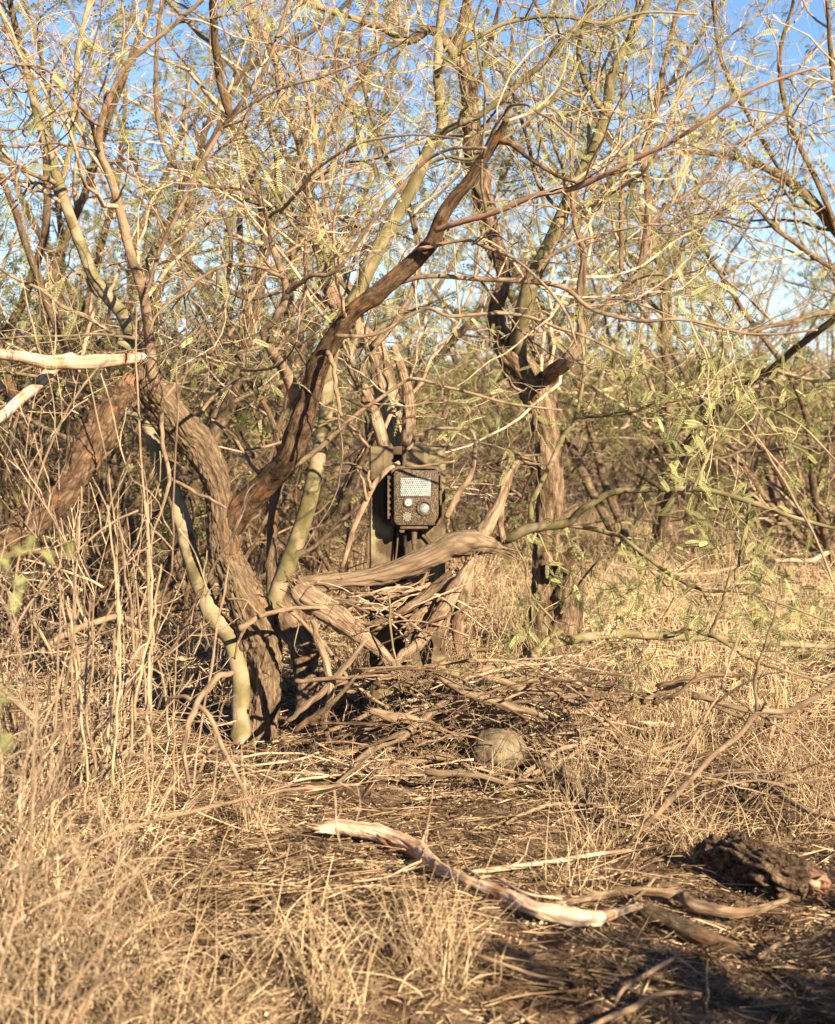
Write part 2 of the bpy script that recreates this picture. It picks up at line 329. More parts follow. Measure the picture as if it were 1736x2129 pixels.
def leaves(mb, P, R, per, L=(.035, .07), pairs=11, wid=.0021, ll=.0088, droop=.35, tmin=.2):
    """feathery leaves set along twigs"""
    if P is None or len(P) == 0: return
    seg = np.linalg.norm(P[:, 1:]-P[:, :-1], axis=-1).sum(1)
    cnt = rng.poisson(seg*per); tot = int(cnt.sum())
    if tot == 0: return
    pi = np.repeat(np.arange(len(P)), cnt); t = tmin+(1-tmin)*rng.random(tot); n = P.shape[1]
    ft = t*(n-1)*.9999; i = ft.astype(int); f = (ft-i)[:, None]
    p0 = P[pi, i]*(1-f)+P[pi, i+1]*f; T = nrm(P[pi, i+1]-P[pi, i])
    q = nrm(rng.normal(size=(tot, 3))); d = nrm(T*.5+q+np.array([0, 0, -droop*.5]))
    side = nrm(np.cross(d, rng.normal(size=(tot, 3)))); 
    ln = rng.uniform(L[0], L[1], tot)
    s = (np.arange(pairs)+.7)/pairs
    curve = p0[:, None]+d[:, None]*(s[None, :, None]*ln[:, None, None])+np.array([0, 0, -1.])*(droop*ln[:, None, None]*(s[None, :, None]**2)*.5)
    up = nrm(np.cross(d, side))
    env = (1-.55*np.abs(2*s-1)**3)[None, :, None]
    tone = np.repeat(np.clip(rng.normal(.5, .22, tot), 0, 1), pairs*8)
    quads = []
    for sg in (-1, 1):
        ld = nrm(side[:, None]*sg+d[:, None]*.3+up[:, None]*rng.uniform(-.1, .3, (tot, 1, 1)))
        l = ld*ll*env*(ln[:, None, None]/L[1]*.5+.5)
        wv = d[:, None]*wid
        a = curve+l*.02-wv*.45; b = curve+l*.65-wv*.9; c = curve+l; dd = curve+l*.5+wv*.9
        quads.append(np.stack([a, b, c, dd], 2))
    Q = np.concatenate(quads, 1).reshape(-1, 3)
    mb.raw(Q, np.arange(len(Q)).reshape(-1, 4), a=tone[:len(Q)])
    # the leaf stalks
    mb.tubes(np.concatenate([p0[:, None], curve[:, [pairs//2, -1]]], 1), np.full((tot, 3), .0005), k=3, a=.8)

def thin(r): return r*(.72 if r < 9 else min(1, .72+(r-9)*.035))
def trace(pts, Y0=None, Y1=None, n=26, wob=.004):
    """pts: (px, py, r[, Y]) traced; returns world polyline and radii (metres)"""
    m = len(pts); W3 = []; Rr = []
    for i, p in enumerate(pts):
        if p[3:] and p[3] is not None: Y = p[3]
        else: Y = Y0+(Y1-Y0)*i/(m-1)
        W3.append(A(p[0], p[1], Y)); Rr.append(thin(p[2])*Y/F)
    Q = catmull(np.column_stack([np.array(W3), np.array(Rr)]), n)
    P = Q[:, :3]; R = np.maximum(Q[:, 3], .0008)
    k = np.arange(n)[:, None]
    P = P+wob*np.stack([vnoise(np.column_stack([k*.5+pts[0][0]*.37, k*0+c*9.1, k*0+pts[0][1]*.11])) for c in range(3)], -1)*np.minimum(1, (R/R.max()))[:, None]
    return P, R
def limb(P, R, name, mname, parent, k=14, bark=.12, bs=60, seglen=.012):
    n = int(np.clip(np.linalg.norm(P[1:]-P[:-1], axis=1).sum()/seglen, 12, 260))
    Q = catmull(np.column_stack([P, R]), n)
    mb = MB(); mb.tubes(Q[None, :, :3], Q[None, :, 3], k=k, bark=bark, bs=bs, a=.5)
    return mb.build(name, M[mname], parent)
def stack(lst, n=26):
    return np.stack([p for p, r in lst]), np.stack([r for p, r in lst])

# ------------------------------------------------------------------ the forked mesquite in the middle
def grow_tree(parent, limbs, d1=9, d2=9, d3=9, l1=(.3, .8), l2=(.12, .35), l3=(.03, .12), leafp=12, mat_t='twig', leaf_m='leaf', up=.03, tw_name='twigs', fo_name='foliage', rl=.010, leafkw={}):
    P, R = stack(limbs)
    P1, R1 = spawn(P, R, d1, *l1, m=11, wig=.20, up=up, rlen=rl, rr=.55, rmin=.0014)
    P2, R2 = spawn(P1, R1, d2, *l2, m=8, wig=.26, up=.02, rlen=.010, rmin=.0010, tmin=.1)
    P3, R3 = spawn(P2, R2, d3, *l3, m=4, wig=.25, up=0, rlen=.012, ang=(40, 90), rmin=.0008)
    mb = MB(); mb.tubes(P1, R1, k=6, cap=False); mb.tubes(P2, R2, k=4, cap=False); mb.tubes(P3, R3, k=3, cap=False)
    mb.build(tw_name, M[mat_t], parent)
    if leafp:
        lf = MB()
        for PP, RR_, f in ((P2, R2, 1.), (P3, R3, .8)):
            if PP is not None: leaves(lf, PP, RR_, leafp*f, **leafkw)
        if lf.n: lf.build(fo_name, M[leaf_m], parent)
    return P1, R1

keep([(536, 1520, 40), (543, 1440, 39), (546, 1353, 41), (530, 1285, 43), (496, 1210, 37), (472, 1155, 34), (467, 1100, 33), (456, 1040, 29), (446, 988, 31), (415, 928, 32), (380, 886, 32), (348, 846, 30), (315, 800, 28)], 4.3, .75)
keep([(505, 1053, 25), (550, 1008, 25), (600, 950, 25), (625, 880, 26), (645, 818, 22), (665, 753, 22), (697, 700, 20), (735, 648, 18), (790, 603, 19), (850, 550, 17), (898, 500, 16), (923, 440, 15), (968, 385, 14), (1008, 325, 13)], 4.0, .6)
keep([(566, 1262, 18), (598, 1180, 18), (634, 1080, 18), (656, 978, 17), (671, 903, 16)], 4.4, .5, False)
keep([(620, 1210, 18), (725, 1206, 20), (816, 1187, 24), (889, 1158, 28), (943, 1134, 30), (1010, 1134, 24)], 4.2, .6)
keep([(240, 640, 15), (200, 590, 14), (165, 500, 13), (132, 415, 13), (96, 300, 12), (56, 150, 10)], 4.4, .75, False)
keep([(297, 610, 13), (271, 525, 12), (255, 450, 12), (231, 375, 11), (206, 312, 11)], 4.0, .7, False)
def main_tree():
    base = G(535, 1545)
    t = thing('mesquite_tree', 'forked brown-barked mesquite with thick rough trunk just left of the camera post', 'tree', base)
    T0 = trace([(536, 1572, 74), (535, 1546, 56), (534, 1515, 45), (543, 1440, 39), (546, 1353, 41), (530, 1285, 43), (496, 1210, 37), (472, 1155, 34), (467, 1118, 33), (456, 1040, 29), (446, 988, 31), (415, 928, 32), (380, 886, 32), (348, 846, 30), (320, 812, 31), (303, 775, 24), (298, 750, 14)], 4.40, 4.2, n=60)
    limb(*T0, 'trunk', 'bark', t, k=96, bark=.20, bs=200, seglen=.0035)
    specs = [
     ('redbark', 30, .16, [(476, 1190, 12, 4.39), (466, 1150, 22, 4.355), (474, 1108, 26, 4.315), (505, 1053, 26, 4.27), (550, 1008, 25, 4.23), (600, 950, 25), (625, 880, 26), (645, 818, 22), (665, 753, 22), (697, 700, 20), (735, 648, 18), (790, 603, 19), (850, 550, 17), (898, 500, 16), (923, 440, 15), (968, 385, 14), (1008, 325, 13), (1038, 280, 11), (1053, 248, 8)], 4.30, 3.75),
     ('redbark', 12, .1, [(1030, 290, 8), (1065, 298, 8), (1095, 327, 6), (1150, 360, 5), (1210, 385, 3)], 3.8, 3.6),
     ('green', 20, .05, [(330, 828, 14, 4.26), (300, 785, 16, 4.23), (281, 730, 16, 4.2), (258, 660, 15), (203, 588, 14), (165, 500, 13), (132, 415, 13), (120, 378, 13), (96, 300, 12), (75, 225, 11), (56, 150, 10), (30, 85, 9), (5, 30, 7), (-30, -40, 6)], 4.2, 4.6),
     ('green', 14, .05, [(124, 385, 10), (136, 355, 9), (147, 300, 9), (156, 200, 8), (165, 100, 8), (190, -5, 7), (200, -60, 6)], 4.45, 4.7),
     ('tanlimb', 10, .05, [(122, 385, 8), (95, 372, 7), (60, 358, 7), (0, 330, 6), (-50, 318, 5)], 4.42, 4.2),
     ('tanlimb', 20, .06, [(338, 836, 13, 4.26), (318, 790, 15, 4.2), (313, 722, 13, 4.16), (297, 610, 13), (271, 525, 12), (255, 450, 12), (231, 375, 11), (206, 312, 11), (210, 258, 10), (231, 200, 9), (268, 132, 8), (350, 62, 7), (415, 5, 6), (450, -40, 5)], 4.15, 3.8),
     ('tanlimb', 10, .05, [(206, 312, 7), (185, 242, 6), (140, 190, 5), (90, 142, 5), (0, 130, 4), (-40, 120, 4)], 3.95, 3.4),
     ('tanlimb', 12, .08, [(640, 884, 12, 4.22), (622, 845, 16, 4.17), (600, 780, 14, 4.12), (566, 730, 12), (548, 692, 10), (572, 662, 10), (596, 602, 10), (566, 512, 8), (555, 450, 7), (520, 400, 5), (420, 385, 4), (330, 378, 3)], 4.12, 3.7),
     ('tanlimb', 12, .06, [(294, 640, 5), (332, 520, 6), (360, 460, 6), (415, 350, 7), (465, 260, 6), (500, 215, 6), (550, 145, 5), (585, 50, 5), (610, -30, 4)], 4.05, 3.75),
     ('tanlimb', 10, .05, [(465, 258, 4), (565, 190, 4), (675, 155, 4), (800, 110, 3), (870, 60, 2)], 3.9, 3.6),
     ('tanlimb', 12, .06, [(600, 975, 8), (665, 928, 8), (720, 878, 7), (780, 833, 6), (840, 793, 5), (868, 788, 5), (943, 808, 4), (1058, 838, 4), (1168, 853, 3)], 4.15, 3.95),
     ('tanlimb', 10, .06, [(680, 730, 8), (693, 760, 7), (700, 818, 6), (710, 866, 5)], 4.0, 3.9),
     ('tanlimb', 12, .06, [(800, 600, 8), (868, 575, 7), (993, 580, 7), (1108, 585, 8), (1178, 600, 7), (1228, 640, 6), (1318, 665, 6), (1418, 665, 5), (1568, 695, 4), (1700, 685, 3)], 3.98, 3.6),
     ('pinkbark', 12, .05, [(905, 480, 8), (958, 462, 9), (1033, 440, 9), (1108, 410, 8), (1188, 393, 8), (1248, 370, 8), (1318, 330, 7), (1393, 295, 6), (1468, 250, 6), (1568, 185, 5), (1700, 140, 4)], 3.82, 3.3),
     ('tanlimb', 10, .06, [(1105, 586, 5), (1148, 530, 5), (1238, 490, 4), (1328, 470, 4), (1400, 462, 3), (1480, 430, 3)], 3.8, 3.7),
     ('tanlimb', 12, .06, [(596, 610, 8), (640, 575, 7), (700, 560, 6), (765, 470, 6), (868, 350, 5), (935, 310, 5), (1010, 308, 4)], 3.8, 3.4),
     ('tanlimb', 10, .06, [(590, 575, 6), (520, 550, 6), (450, 556, 5), (390, 600, 5), (330, 650, 4), (310, 690, 4)], 3.85, 3.9),
     ('tanlimb', 10, .05, [(205, 310, 4), (150, 300, 4), (100, 298, 4), (40, 305, 4), (-40, 300, 3)], 3.95, 3.2),
     ('tanlimb', 10, .05, [(205, 262, 5), (150, 230, 4), (60, 265, 4), (-40, 268, 3)], 3.9, 3.1),
     ('tanlimb', 10, .06, [(560, 450, 5), (600, 420, 5), (660, 350, 4), (740, 300, 4), (860, 280, 3), (960, 290, 3)], 3.7, 3.2),
     ('tanlimb', 10, .06, [(1000, 330, 5), (1040, 250, 5), (1080, 215, 4), (1130, 240, 4), (1210, 300, 3)], 3.6, 3.2),
     ('tanlimb', 10, .06, [(870, 520, 6), (960, 500, 5), (1030, 520, 5), (1100, 560, 4), (1170, 640, 4), (1200, 720, 3)], 3.9, 3.6),
     ('tanlimb', 10, .06, [(700, 700, 6), (790, 690, 5), (880, 640, 5), (943, 655, 5), (1068, 655, 5), (1190, 690, 4), (1300, 740, 3)], 3.95, 3.8),
     ('tanlimb', 10, .06, [(340, 830, 6), (400, 760, 5), (480, 690, 5), (560, 560, 4), (640, 500, 4), (720, 470, 3)], 4.2, 4.3),
     ('tanlimb', 10, .06, [(395, 890, 6), (440, 830, 6), (500, 780, 5), (530, 700, 4), (520, 600, 4), (560, 500, 3)], 4.3, 4.4),
     ('tanlimb', 10, .06, [(560, 1000, 6), (520, 960, 5), (480, 900, 5), (420, 850, 4), (440, 780, 3)], 4.3, 4.4),
    ]
    L = []
    for mn, k, bk, pts, Y0, Y1 in specs:
        p = trace(pts, Y0, Y1)
        limb(*p, 'limb', mn, t, k=k, bark=bk, bs=110 if k > 20 else 70, seglen=.008); L.append(p)
    grow_tree(t, L, d1=10, d2=12.5, d3=13, leafp=3.6, l1=(.2, .8), rl=.011)
    P, R = spawn(T0[0][None], T0[1][None], 16, .04, .14, m=5, wig=.4, rlen=.05, rr=.2, ang=(60, 90))
    for a in range(0 if P is None else len(P)):     # rough side spurs on the trunk
        sp_ = MB(); sp_.tubes(P[a:a+1], R[a:a+1], k=5); sp_.build('spur', M['twig'], t)
main_tree()

def green_stems():
    base = G(500, 1540)
    t = thing('mesquite_sapling', 'smooth green-barked stem curving up close against the left of the thick trunk', 'young tree', base)
    P = trace([(505, 1546, 20), (500, 1480, 19), (498, 1400, 19), (480, 1330, 20), (442, 1275, 20), (412, 1208, 19), (395, 1153, 18), (378, 1078, 18), (350, 1003, 17), (325, 928, 16), (300, 880, 11), (258, 852, 8), (200, 823, 6), (100, 787, 5), (0, 773, 4), (-50, 770, 3)], 4.28, 4.55, n=40)
    limb(*P, 'trunk', 'green', t, k=26, bark=.05, bs=60, seglen=.008)
    L = [(P[0][14:40], P[1][14:40])]
    grow_tree(t, L, d1=5, d2=7, d3=8, leafp=6, l1=(.15, .5))
    base = G(560, 1500)
    t = thing('mesquite_sapling', 'smooth green-barked stem leaning right from behind the thick trunk up past the antenna', 'young tree', base)
    P = trace([(560, 1480, 17, 4.5), (556, 1330, 17, 4.5), (566, 1262, 18, 4.5), (598, 1180, 18, 4.5), (634, 1080, 18, 4.5), (656, 978, 17, 4.5), (671, 903, 16, 4.55), (682, 800, 15, 4.6), (700, 690, 15, 4.6), (742, 612, 15, 4.65), (782, 525, 16, 4.65), (822, 450, 15, 4.7), (866, 370, 14, 4.7), (896, 305, 14, 4.7), (917, 268, 13, 4.75), (913, 200, 12, 4.75), (910, 150, 12, 4.75), (913, 65, 11, 4.8), (920, 0, 10, 4.8), (930, -60, 9, 4.8)], n=48)
    limb(*P, 'trunk', 'green', t, k=26, bark=.05, bs=60, seglen=.008)
    L = []
    for pts in ([(908, 285, 10), (950, 260, 9), (1008, 233, 9), (1068, 180, 9), (1128, 130, 8), (1178, 75, 7), (1248, 0, 6), (1290, -50, 5)],
                [(915, 150, 7), (933, 123, 7), (998, 75, 6), (1088, 38, 6), (1168, 35, 6), (1255, 48, 5), (1343, 25, 4), (1450, 30, 3)],
                [(905, 300, 6), (860, 340, 5), (800, 400, 5), (740, 440, 5), (700, 520, 4)],
                [(878, 345, 6), (930, 325, 5), (980, 330, 5), (1060, 280, 4), (1130, 225, 4), (1190, 150, 3)],
                [(735, 620, 6), (690, 560, 6), (655, 500, 5), (610, 470, 5), (540, 340, 4), (500, 260, 4)]):
        p = trace(pts, 4.72, 4.5); limb(*p, 'limb', 'green', t, k=12, bark=.05, bs=60); L.append(p)
    Q = catmull(np.column_stack([P[0][24:], P[1][24:]]), 26); L.append((Q[:, :3], Q[:, 3]))
    grow_tree(t, L, d1=8, d2=8, d3=9, leafp=6, mat_t='gtwig')
    # pale bare stem and the second trunk behind
    t = thing('mesquite_tree', 'short shadow-striped brown trunk right behind the thick trunk and its green stem', 'tree', G(641, 1535))
    P = trace([(642, 1548, 32), (640, 1480, 27), (636, 1400, 26), (628, 1340, 27), (606, 1300, 26), (575, 1240, 20), (566, 1150, 13), (570, 1040, 12), (585, 960, 10), (560, 860, 8), (500, 760, 7), (470, 640, 6), (480, 500, 6), (440, 380, 5), (400, 250, 4)], 4.62, 4.9, n=44)
    limb(*P, 'trunk', 'bark', t, k=34, bark=.15, bs=90, seglen=.008)
    Q = catmull(np.column_stack([P[0][16:], P[1][16:]]), 26)
    grow_tree(t, [(Q[:, :3], Q[:, 3])], d1=9, d2=8, d3=9, leafp=6)
green_stems()

def behind_tree():
    t = thing('mesquite_tree', 'flaky-barked mesquite rising directly behind the camera post', 'tree', G(835, 1480))
    P = trace([(838, 1480, 30), (836, 1200, 27), (832, 1000, 25), (826, 930, 24), (812, 870, 23), (800, 803, 22), (776, 720, 20), (705, 645, 17), (668, 530, 14), (645, 425, 13), (624, 300, 12), (588, 210, 11), (575, 125, 10), (530, 40, 9), (505, -40, 8)], 4.85, 5.4, n=50)
    limb(*P, 'trunk', 'strip', t, k=30, bark=.3, bs=60, seglen=.01)
    L = []
    for mn, pts, Y0, Y1 in [
        ('strip', [(806, 935, 16), (795, 905, 15), (778, 853, 15), (748, 795, 13), (725, 740, 11), (745, 660, 9), (700, 520, 8), (672, 380, 7), (640, 200, 6), (600, 60, 5)], 4.85, 5.0),
        ('strip', [(846, 935, 14), (850, 880, 15), (850, 840, 14), (838, 775, 12), (820, 720, 10)], 4.86, 4.9),
        ('bark', [(776, 720, 10), (830, 660, 9), (870, 560, 9), (850, 430, 8), (800, 320, 7), (760, 200, 6), (750, 65, 5), (790, -40, 4)], 5.0, 5.4),
        ('bark', [(668, 530, 9), (640, 470, 8), (560, 430, 8), (500, 410, 7), (430, 385, 7), (370, 350, 7), (337, 290, 7), (325, 200, 7), (326, 100, 6), (340, -20, 5)], 5.1, 5.6),
        ('bark', [(640, 400, 7), (700, 330, 6), (745, 270, 6), (700, 150, 5), (720, 40, 5), (740, -40, 4)], 5.2, 5.0),
        ('bark', [(700, 640, 8), (620, 600, 7), (520, 620, 6), (450, 590, 6), (380, 540, 5), (300, 560, 4)], 5.0, 5.3)]:
        p = trace(pts, Y0, Y1); limb(*p, 'limb', mn, t, k=14, bark=.12, bs=70); L.append(p)
    Q = catmull(np.column_stack([P[0][24:], P[1][24:]]), 26); L.append((Q[:, :3], Q[:, 3]))
    grow_tree(t, L, d1=11, d2=13, d3=12, leafp=11)
behind_tree()

def right_tree():
    t = thing('mesquite_tree', 'tall dark ridged-bark mesquite right of the post with a sawn stub at its foot', 'tree', G(1150, 1345))
    P = trace([(1142, 1352, 42), (1138, 1303, 35), (1139, 1210, 31), (1140, 1128, 30), (1143, 1003, 29), (1135, 903, 31), (1118, 828, 33), (1083, 765, 29), (1046, 715, 22), (1030, 650, 17), (1046, 575, 15), (1018, 450, 16), (990, 350, 18), (978, 250, 17), (968, 150, 16), (954, 90, 14), (968, 25, 12), (975, -50, 11)], 5.8, 5.6, n=60)
    limb(*P, 'trunk', 'darkbark', t, k=44, bark=.28, bs=70, seglen=.009)
    st = trace([(1166, 1345, 36), (1182, 1290, 30), (1186, 1230, 28), (1187, 1175, 27), (1180, 1158, 23)], 5.75, 5.68, n=24)
    limb(*st, 'stub', 'darkbark', t, k=34, bark=.25, bs=70, seglen=.008)
    # cut face
    bm = bmesh.new(); c = Vector(A(1176, 1168, 5.615)); 
    vs_ = [bm.verts.new(c+Vector((.030*math.cos(a)*(1+.14*math.sin(3*a)), -.012*math.sin(a), .040*math.sin(a)*(1+.1*math.cos(5*a))))) for a in [i*math.pi/12 for i in range(24)]]
    f = bm.faces.new(vs_); r = bmesh.ops.extrude_face_region(bm, geom=[f]); 
    for v in r['geom']:
        if isinstance(v, bmesh.types.BMVert): v.co += Vector((0, .03, -.01))
    bmo('cut_face', bm, M['heart'], t)
    L = []
    for mn, k, pts, Y0, Y1 in [
        ('green', 20, [(1104, 800, 15, 5.80), (1084, 752, 18, 5.73), (1078, 700, 17, 5.64), (1098, 615, 17), (1138, 515, 16), (1173, 435, 15), (1213, 350, 14), (1238, 300, 14), (1263, 220, 12), (1268, 170, 12), (1293, 110, 10), (1333, 35, 9), (1360, -40, 8)], 5.6, 5.3),
        ('green', 14, [(1255, 235, 10), (1228, 190, 9), (1208, 140, 9), (1203, 100, 8), (1218, 40, 7), (1235, -30, 6)], 5.4, 5.3),
        ('strip', 20, [(1124, 860, 18, 5.80), (1126, 812, 19, 5.76), (1150, 775, 17, 5.68), (1178, 750, 16), (1210, 700, 14), (1208, 600, 12), (1213, 525, 9), (1193, 450, 8), (1188, 300, 6), (1190, 245, 4)], 5.6, 5.2),
        ('tanlimb', 14, [(972, 172, 10, 5.66), (958, 135, 12, 5.62), (935, 100, 12, 5.6), (898, 62, 12), (850, 85, 10), (800, 60, 10), (750, 42, 9), (625, 0, 8), (560, -30, 6)], 5.6, 5.9),
        ('bark', 14, [(1290, 560, 7), (1293, 400, 7), (1290, 280, 6), (1300, 150, 5), (1330, 0, 4)], 5.7, 5.9),
        ('bark', 14, [(1210, 690, 9), (1290, 600, 8), (1333, 550, 10), (1348, 425, 10), (1340, 325, 10), (1363, 225, 9), (1378, 150, 8), (1400, 50, 7), (1430, -40, 6)], 5.7, 6.2),
        ('bark', 12, [(1345, 470, 7), (1393, 425, 7), (1468, 375, 6), (1530, 300, 5), (1600, 260, 4), (1680, 180, 3)], 6.0, 6.2),
        ('bark', 12, [(1165, 440, 6), (1120, 380, 6), (1090, 270, 5), (1060, 150, 5), (1070, 20, 4)], 5.6, 5.8)]:
        p = trace(pts, Y0, Y1); limb(*p, 'limb', mn, t, k=k, bark=.12, bs=70); L.append(p)
    grow_tree(t, L, d1=12, d2=13, d3=11, leafp=13, l1=(.3, 1.0))
    # arching mesquite at the right edge
    t = thing('mesquite_tree', 'mesquite whose thick limb arches in from the right edge against the sky', 'tree', (2.75, 7.2, 0))
    P = trace([(2050, 1180, 24), (2030, 1000, 22), (1950, 800, 20), (1850, 620, 17), (1736, 475, 14), (1668, 400, 13), (1593, 350, 11), (1493, 320, 9), (1400, 318, 6), (1330, 350, 4)], 7.2, 6.6, n=40)
    limb(*P, 'trunk', 'bark', t, k=20, bark=.15, bs=50)
    L = []
    for pts in ([(1740, 478, 9), (1700, 380, 8), (1640, 250, 7), (1620, 120, 6), (1650, 0, 5), (1640, -60, 4)],
                [(1850, 620, 10), (1736, 560, 8), (1620, 480, 7), (1560, 420, 6), (1500, 430, 4)],
                [(1900, 700, 12), (1736, 650, 9), (1648, 668, 8), (1560, 690, 6), (1480, 740, 4)],
                [(1640, 380, 6), (1560, 250, 6), (1500, 130, 5), (1480, 0, 4)],
                [(1840, 600, 10), (1760, 300, 8), (1730, 150, 7), (1720, 0, 6)]):
        p = trace(pts, 6.9, 6.5); limb(*p, 'limb', 'bark', t, k=12, bark=.1, bs=60); L.append(p)
    Q = catmull(np.column_stack([P[0][14:], P[1][14:]]), 26); L.append((Q[:, :3], Q[:, 3]))
    grow_tree(t, L, d1=10, d2=8, d3=8, leafp=14, l1=(.3, 1.0))
right_tree()

def leafy_sapling():
    t = thing('mesquite_sapling', 'leafy green mesquite shoots spreading right from the broken end of the big log', 'young tree', A(1040, 1125, 4.25))
    L = []
    for pts, Y0, Y1 in [
        ([(1040, 1125, 12), (1060, 1115, 13), (1108, 1098, 12), (1178, 1088, 11), (1210, 1058, 10), (1278, 1023, 9), (1368, 1018, 9), (1468, 1018, 8), (1543, 1038, 7), (1643, 1073, 6), (1780, 1110, 5)], 4.3, 3.9),
        ([(1170, 1088, 7), (1258, 1105, 7), (1293, 1118, 6), (1343, 1158, 6), (1448, 1223, 5), (1540, 1230, 4), (1640, 1260, 3), (1740, 1300, 3)], 4.25, 3.9),
        ([(1098, 1092, 8), (1108, 1038, 8), (1138, 978, 7), (1168, 913, 7), (1196, 868, 6), (1215, 760, 4), (1205, 700, 3)], 4.28, 4.4),
        ([(1196, 868, 6), (1293, 858, 6), (1393, 833, 5), (1493, 818, 5), (1568, 838, 4), (1660, 880, 4), (1740, 960, 3)], 4.35, 4.0),
        ([(1440, 1015, 5), (1480, 930, 5), (1520, 870, 4), (1560, 800, 3), (1600, 740, 3)], 4.0, 4.1),
        ([(1560, 1045, 4), (1540, 1140, 4), (1530, 1220, 3), (1560, 1290, 3)], 3.95, 3.9),
        ([(1300, 1120, 4), (1230, 1180, 3), (1190, 1230, 3), (1130, 1280, 2)], 4.2, 4.4),
        ([(1060, 1118, 4), (1090, 1170, 3), (1100, 1230, 3), (1150, 1290, 3)], 4.25, 4.3)]:
        p = trace(pts, Y0, Y1); limb(*p, 'stem', 'green', t, k=14, bark=.05, bs=60); L.append(p)
    grow_tree(t, L, d1=14, d2=14, d3=9, l1=(.12, .5), l2=(.06, .22), l3=(.02, .08), leafp=34, mat_t='gtwig', leafkw=dict(L=(.03, .06), pairs=12))
    t = thing('mesquite_sapling', 'green stem arching low to the right along the ground below the dark trunk', 'young tree', G(1060, 1420))
    L = []
    for pts, Y0, Y1 in [
        ([(1020, 1425, 14), (1068, 1388, 14), (1118, 1353, 13), (1168, 1333, 13), (1268, 1318, 12), (1393, 1323, 11), (1493, 1328, 10), (1618, 1338, 9), (1780, 1346, 8)], 4.6, 4.9),
        ([(1380, 1322, 7), (1403, 1318, 7), (1433, 1308, 7), (1468, 1318, 7), (1503, 1333, 6), (1568, 1373, 5), (1650, 1400, 4), (1760, 1430, 3)], 4.7, 4.4),
        ([(1470, 1330, 5), (1500, 1260, 4), (1520, 1180, 3)], 4.8, 4.7)]:
        p = trace(pts, Y0, Y1); limb(*p, 'stem', 'green', t, k=14, bark=.06, bs=60); L.append(p)
    grow_tree(t, L, d1=12, d2=12, d3=9, l1=(.15, .5), l2=(.06, .22), l3=(.02, .08), leafp=18, mat_t='gtwig')
    t = thing('leafy_shrub', 'small green leafy shrub growing around the foot of the dark ridged trunk', 'shrub', G(1130, 1400))
    L = []
    for i in range(14):
        x = rng.uniform(1040, 1350); y0 = rng.uniform(1330, 1420); b = G(x, y0)
        d = nrm(np.array([rng.normal(0, .35), rng.normal(0, .3), 1.])); ln = rng.uniform(.25, .6)
        P = b+np.linspace(0, 1, 26)[:, None]*d*ln+np.linspace(0, 1, 26)[:, None]**2*np.array([rng.normal(0, .1), 0, -.05])
        L.append((P, np.linspace(.004, .0015, 26)))
    grow_tree(t, L, d1=14, d2=12, d3=0.01, l1=(.08, .3), l2=(.04, .12), leafp=30, mat_t='gtwig')
leafy_sapling()

# ------------------------------------------------------------------ the post and the trail camera
YP = 4.42
def box(bm, x0, x1, y0, y1, z0, z1, bev=0):
    r = bmesh.ops.create_cube(bm, size=1); vv = r['verts']
    for v in vv: v.co = Vector(((x0+x1)/2+v.co.x*(x1-x0), (y0+y1)/2+v.co.y*(y1-y0), (z0+z1)/2+v.co.z*(z1-z0)))
    if bev: bmesh.ops.bevel(bm, geom=list({e for v in vv for e in v.link_edges}), offset=bev, segments=3, affect='EDGES', profile=.6)
M['board'] = mat('weathered_painted_board', [(.38, (.10, .073, .042)), (.5, (.19, .145, .08)), (.62, (.26, .21, .11))], sc=7, stretch=(1, 1, .5), bump=0, vary=0, patch=((.075, .048, .028), 9, .50), detail=3)
def add_grain(m):
    t = m.node_tree; n = t.nodes; l = t.links; b = n['Principled BSDF']
    tcn = n.new('ShaderNodeTexCoord'); mpn = n.new('ShaderNodeMapping'); mpn.inputs['Scale'].default_value = (140, 140, 5)
    no = n.new('ShaderNodeTexNoise'); no.inputs['Scale'].default_value = 1; no.inputs['Detail'].default_value = 4
    l.new(tcn.outputs['Object'], mpn.inputs[0]); l.new(mpn.outputs[0], no.inputs[0])
    src = b.inputs['Base Color'].links[0].from_socket
    r = ramp(n, [(.3, (.72, .72, .72)), (.6, (1.08, 1.08, 1.08))]); l.new(no.outputs[0], r.inputs[0])
    mu = n.new('ShaderNodeMixRGB'); mu.blend_type = 'MULTIPLY'; mu.inputs[0].default_value = 1; l.new(src, mu.inputs[1]); l.new(r.outputs[0], mu.inputs[2]); l.new(mu.outputs[0], b.inputs['Base Color'])
    bu = n.new('ShaderNodeBump'); bu.inputs['Strength'].default_value = .5; bu.inputs['Distance'].default_value = .002; l.new(no.outputs[0], bu.inputs['Height']); l.new(bu.outputs[0], b.inputs['Normal'])
add_grain(M['board'])
M['plastic'] = mat('brown_speckled_plastic', [(.42, (.03, .02, .014)), (.52, (.095, .065, .042)), (.62, (.18, .13, .085))], sc=420, bump=.9, dist=.002, vary=0, rough=.55, patch=((.10, .075, .035), 30, .62), detail=2, bsc=380)
M['plain'] = mat('dark_brown_plastic', [(.4, (.07, .045, .03)), (.6, (.12, .08, .052))], sc=30, bump=.2, dist=.001, vary=0, rough=.45)
M['black'] = mat('black_rubber_and_shade', [(.4, (.012, .010, .010)), (.6, (.03, .025, .022))], sc=30, bump=.2, dist=.001, vary=0, rough=.5)
M['led'] = mat('clear_bead_plastic', [(.35, (.15, .17, .17)), (.6, (.31, .33, .315))], sc=160, bump=0, vary=0, rough=.25, spec=.6)
M['silver'] = mat('silver_lens', [(.4, (.16, .17, .165)), (.6, (.26, .265, .25))], sc=60, bump=0, vary=0, rough=.22, spec=.8)
M['white'] = mat('off_white_ring', [(.4, (.38, .35, .31)), (.6, (.48, .45, .4))], sc=60, bump=0, vary=0, rough=.4)
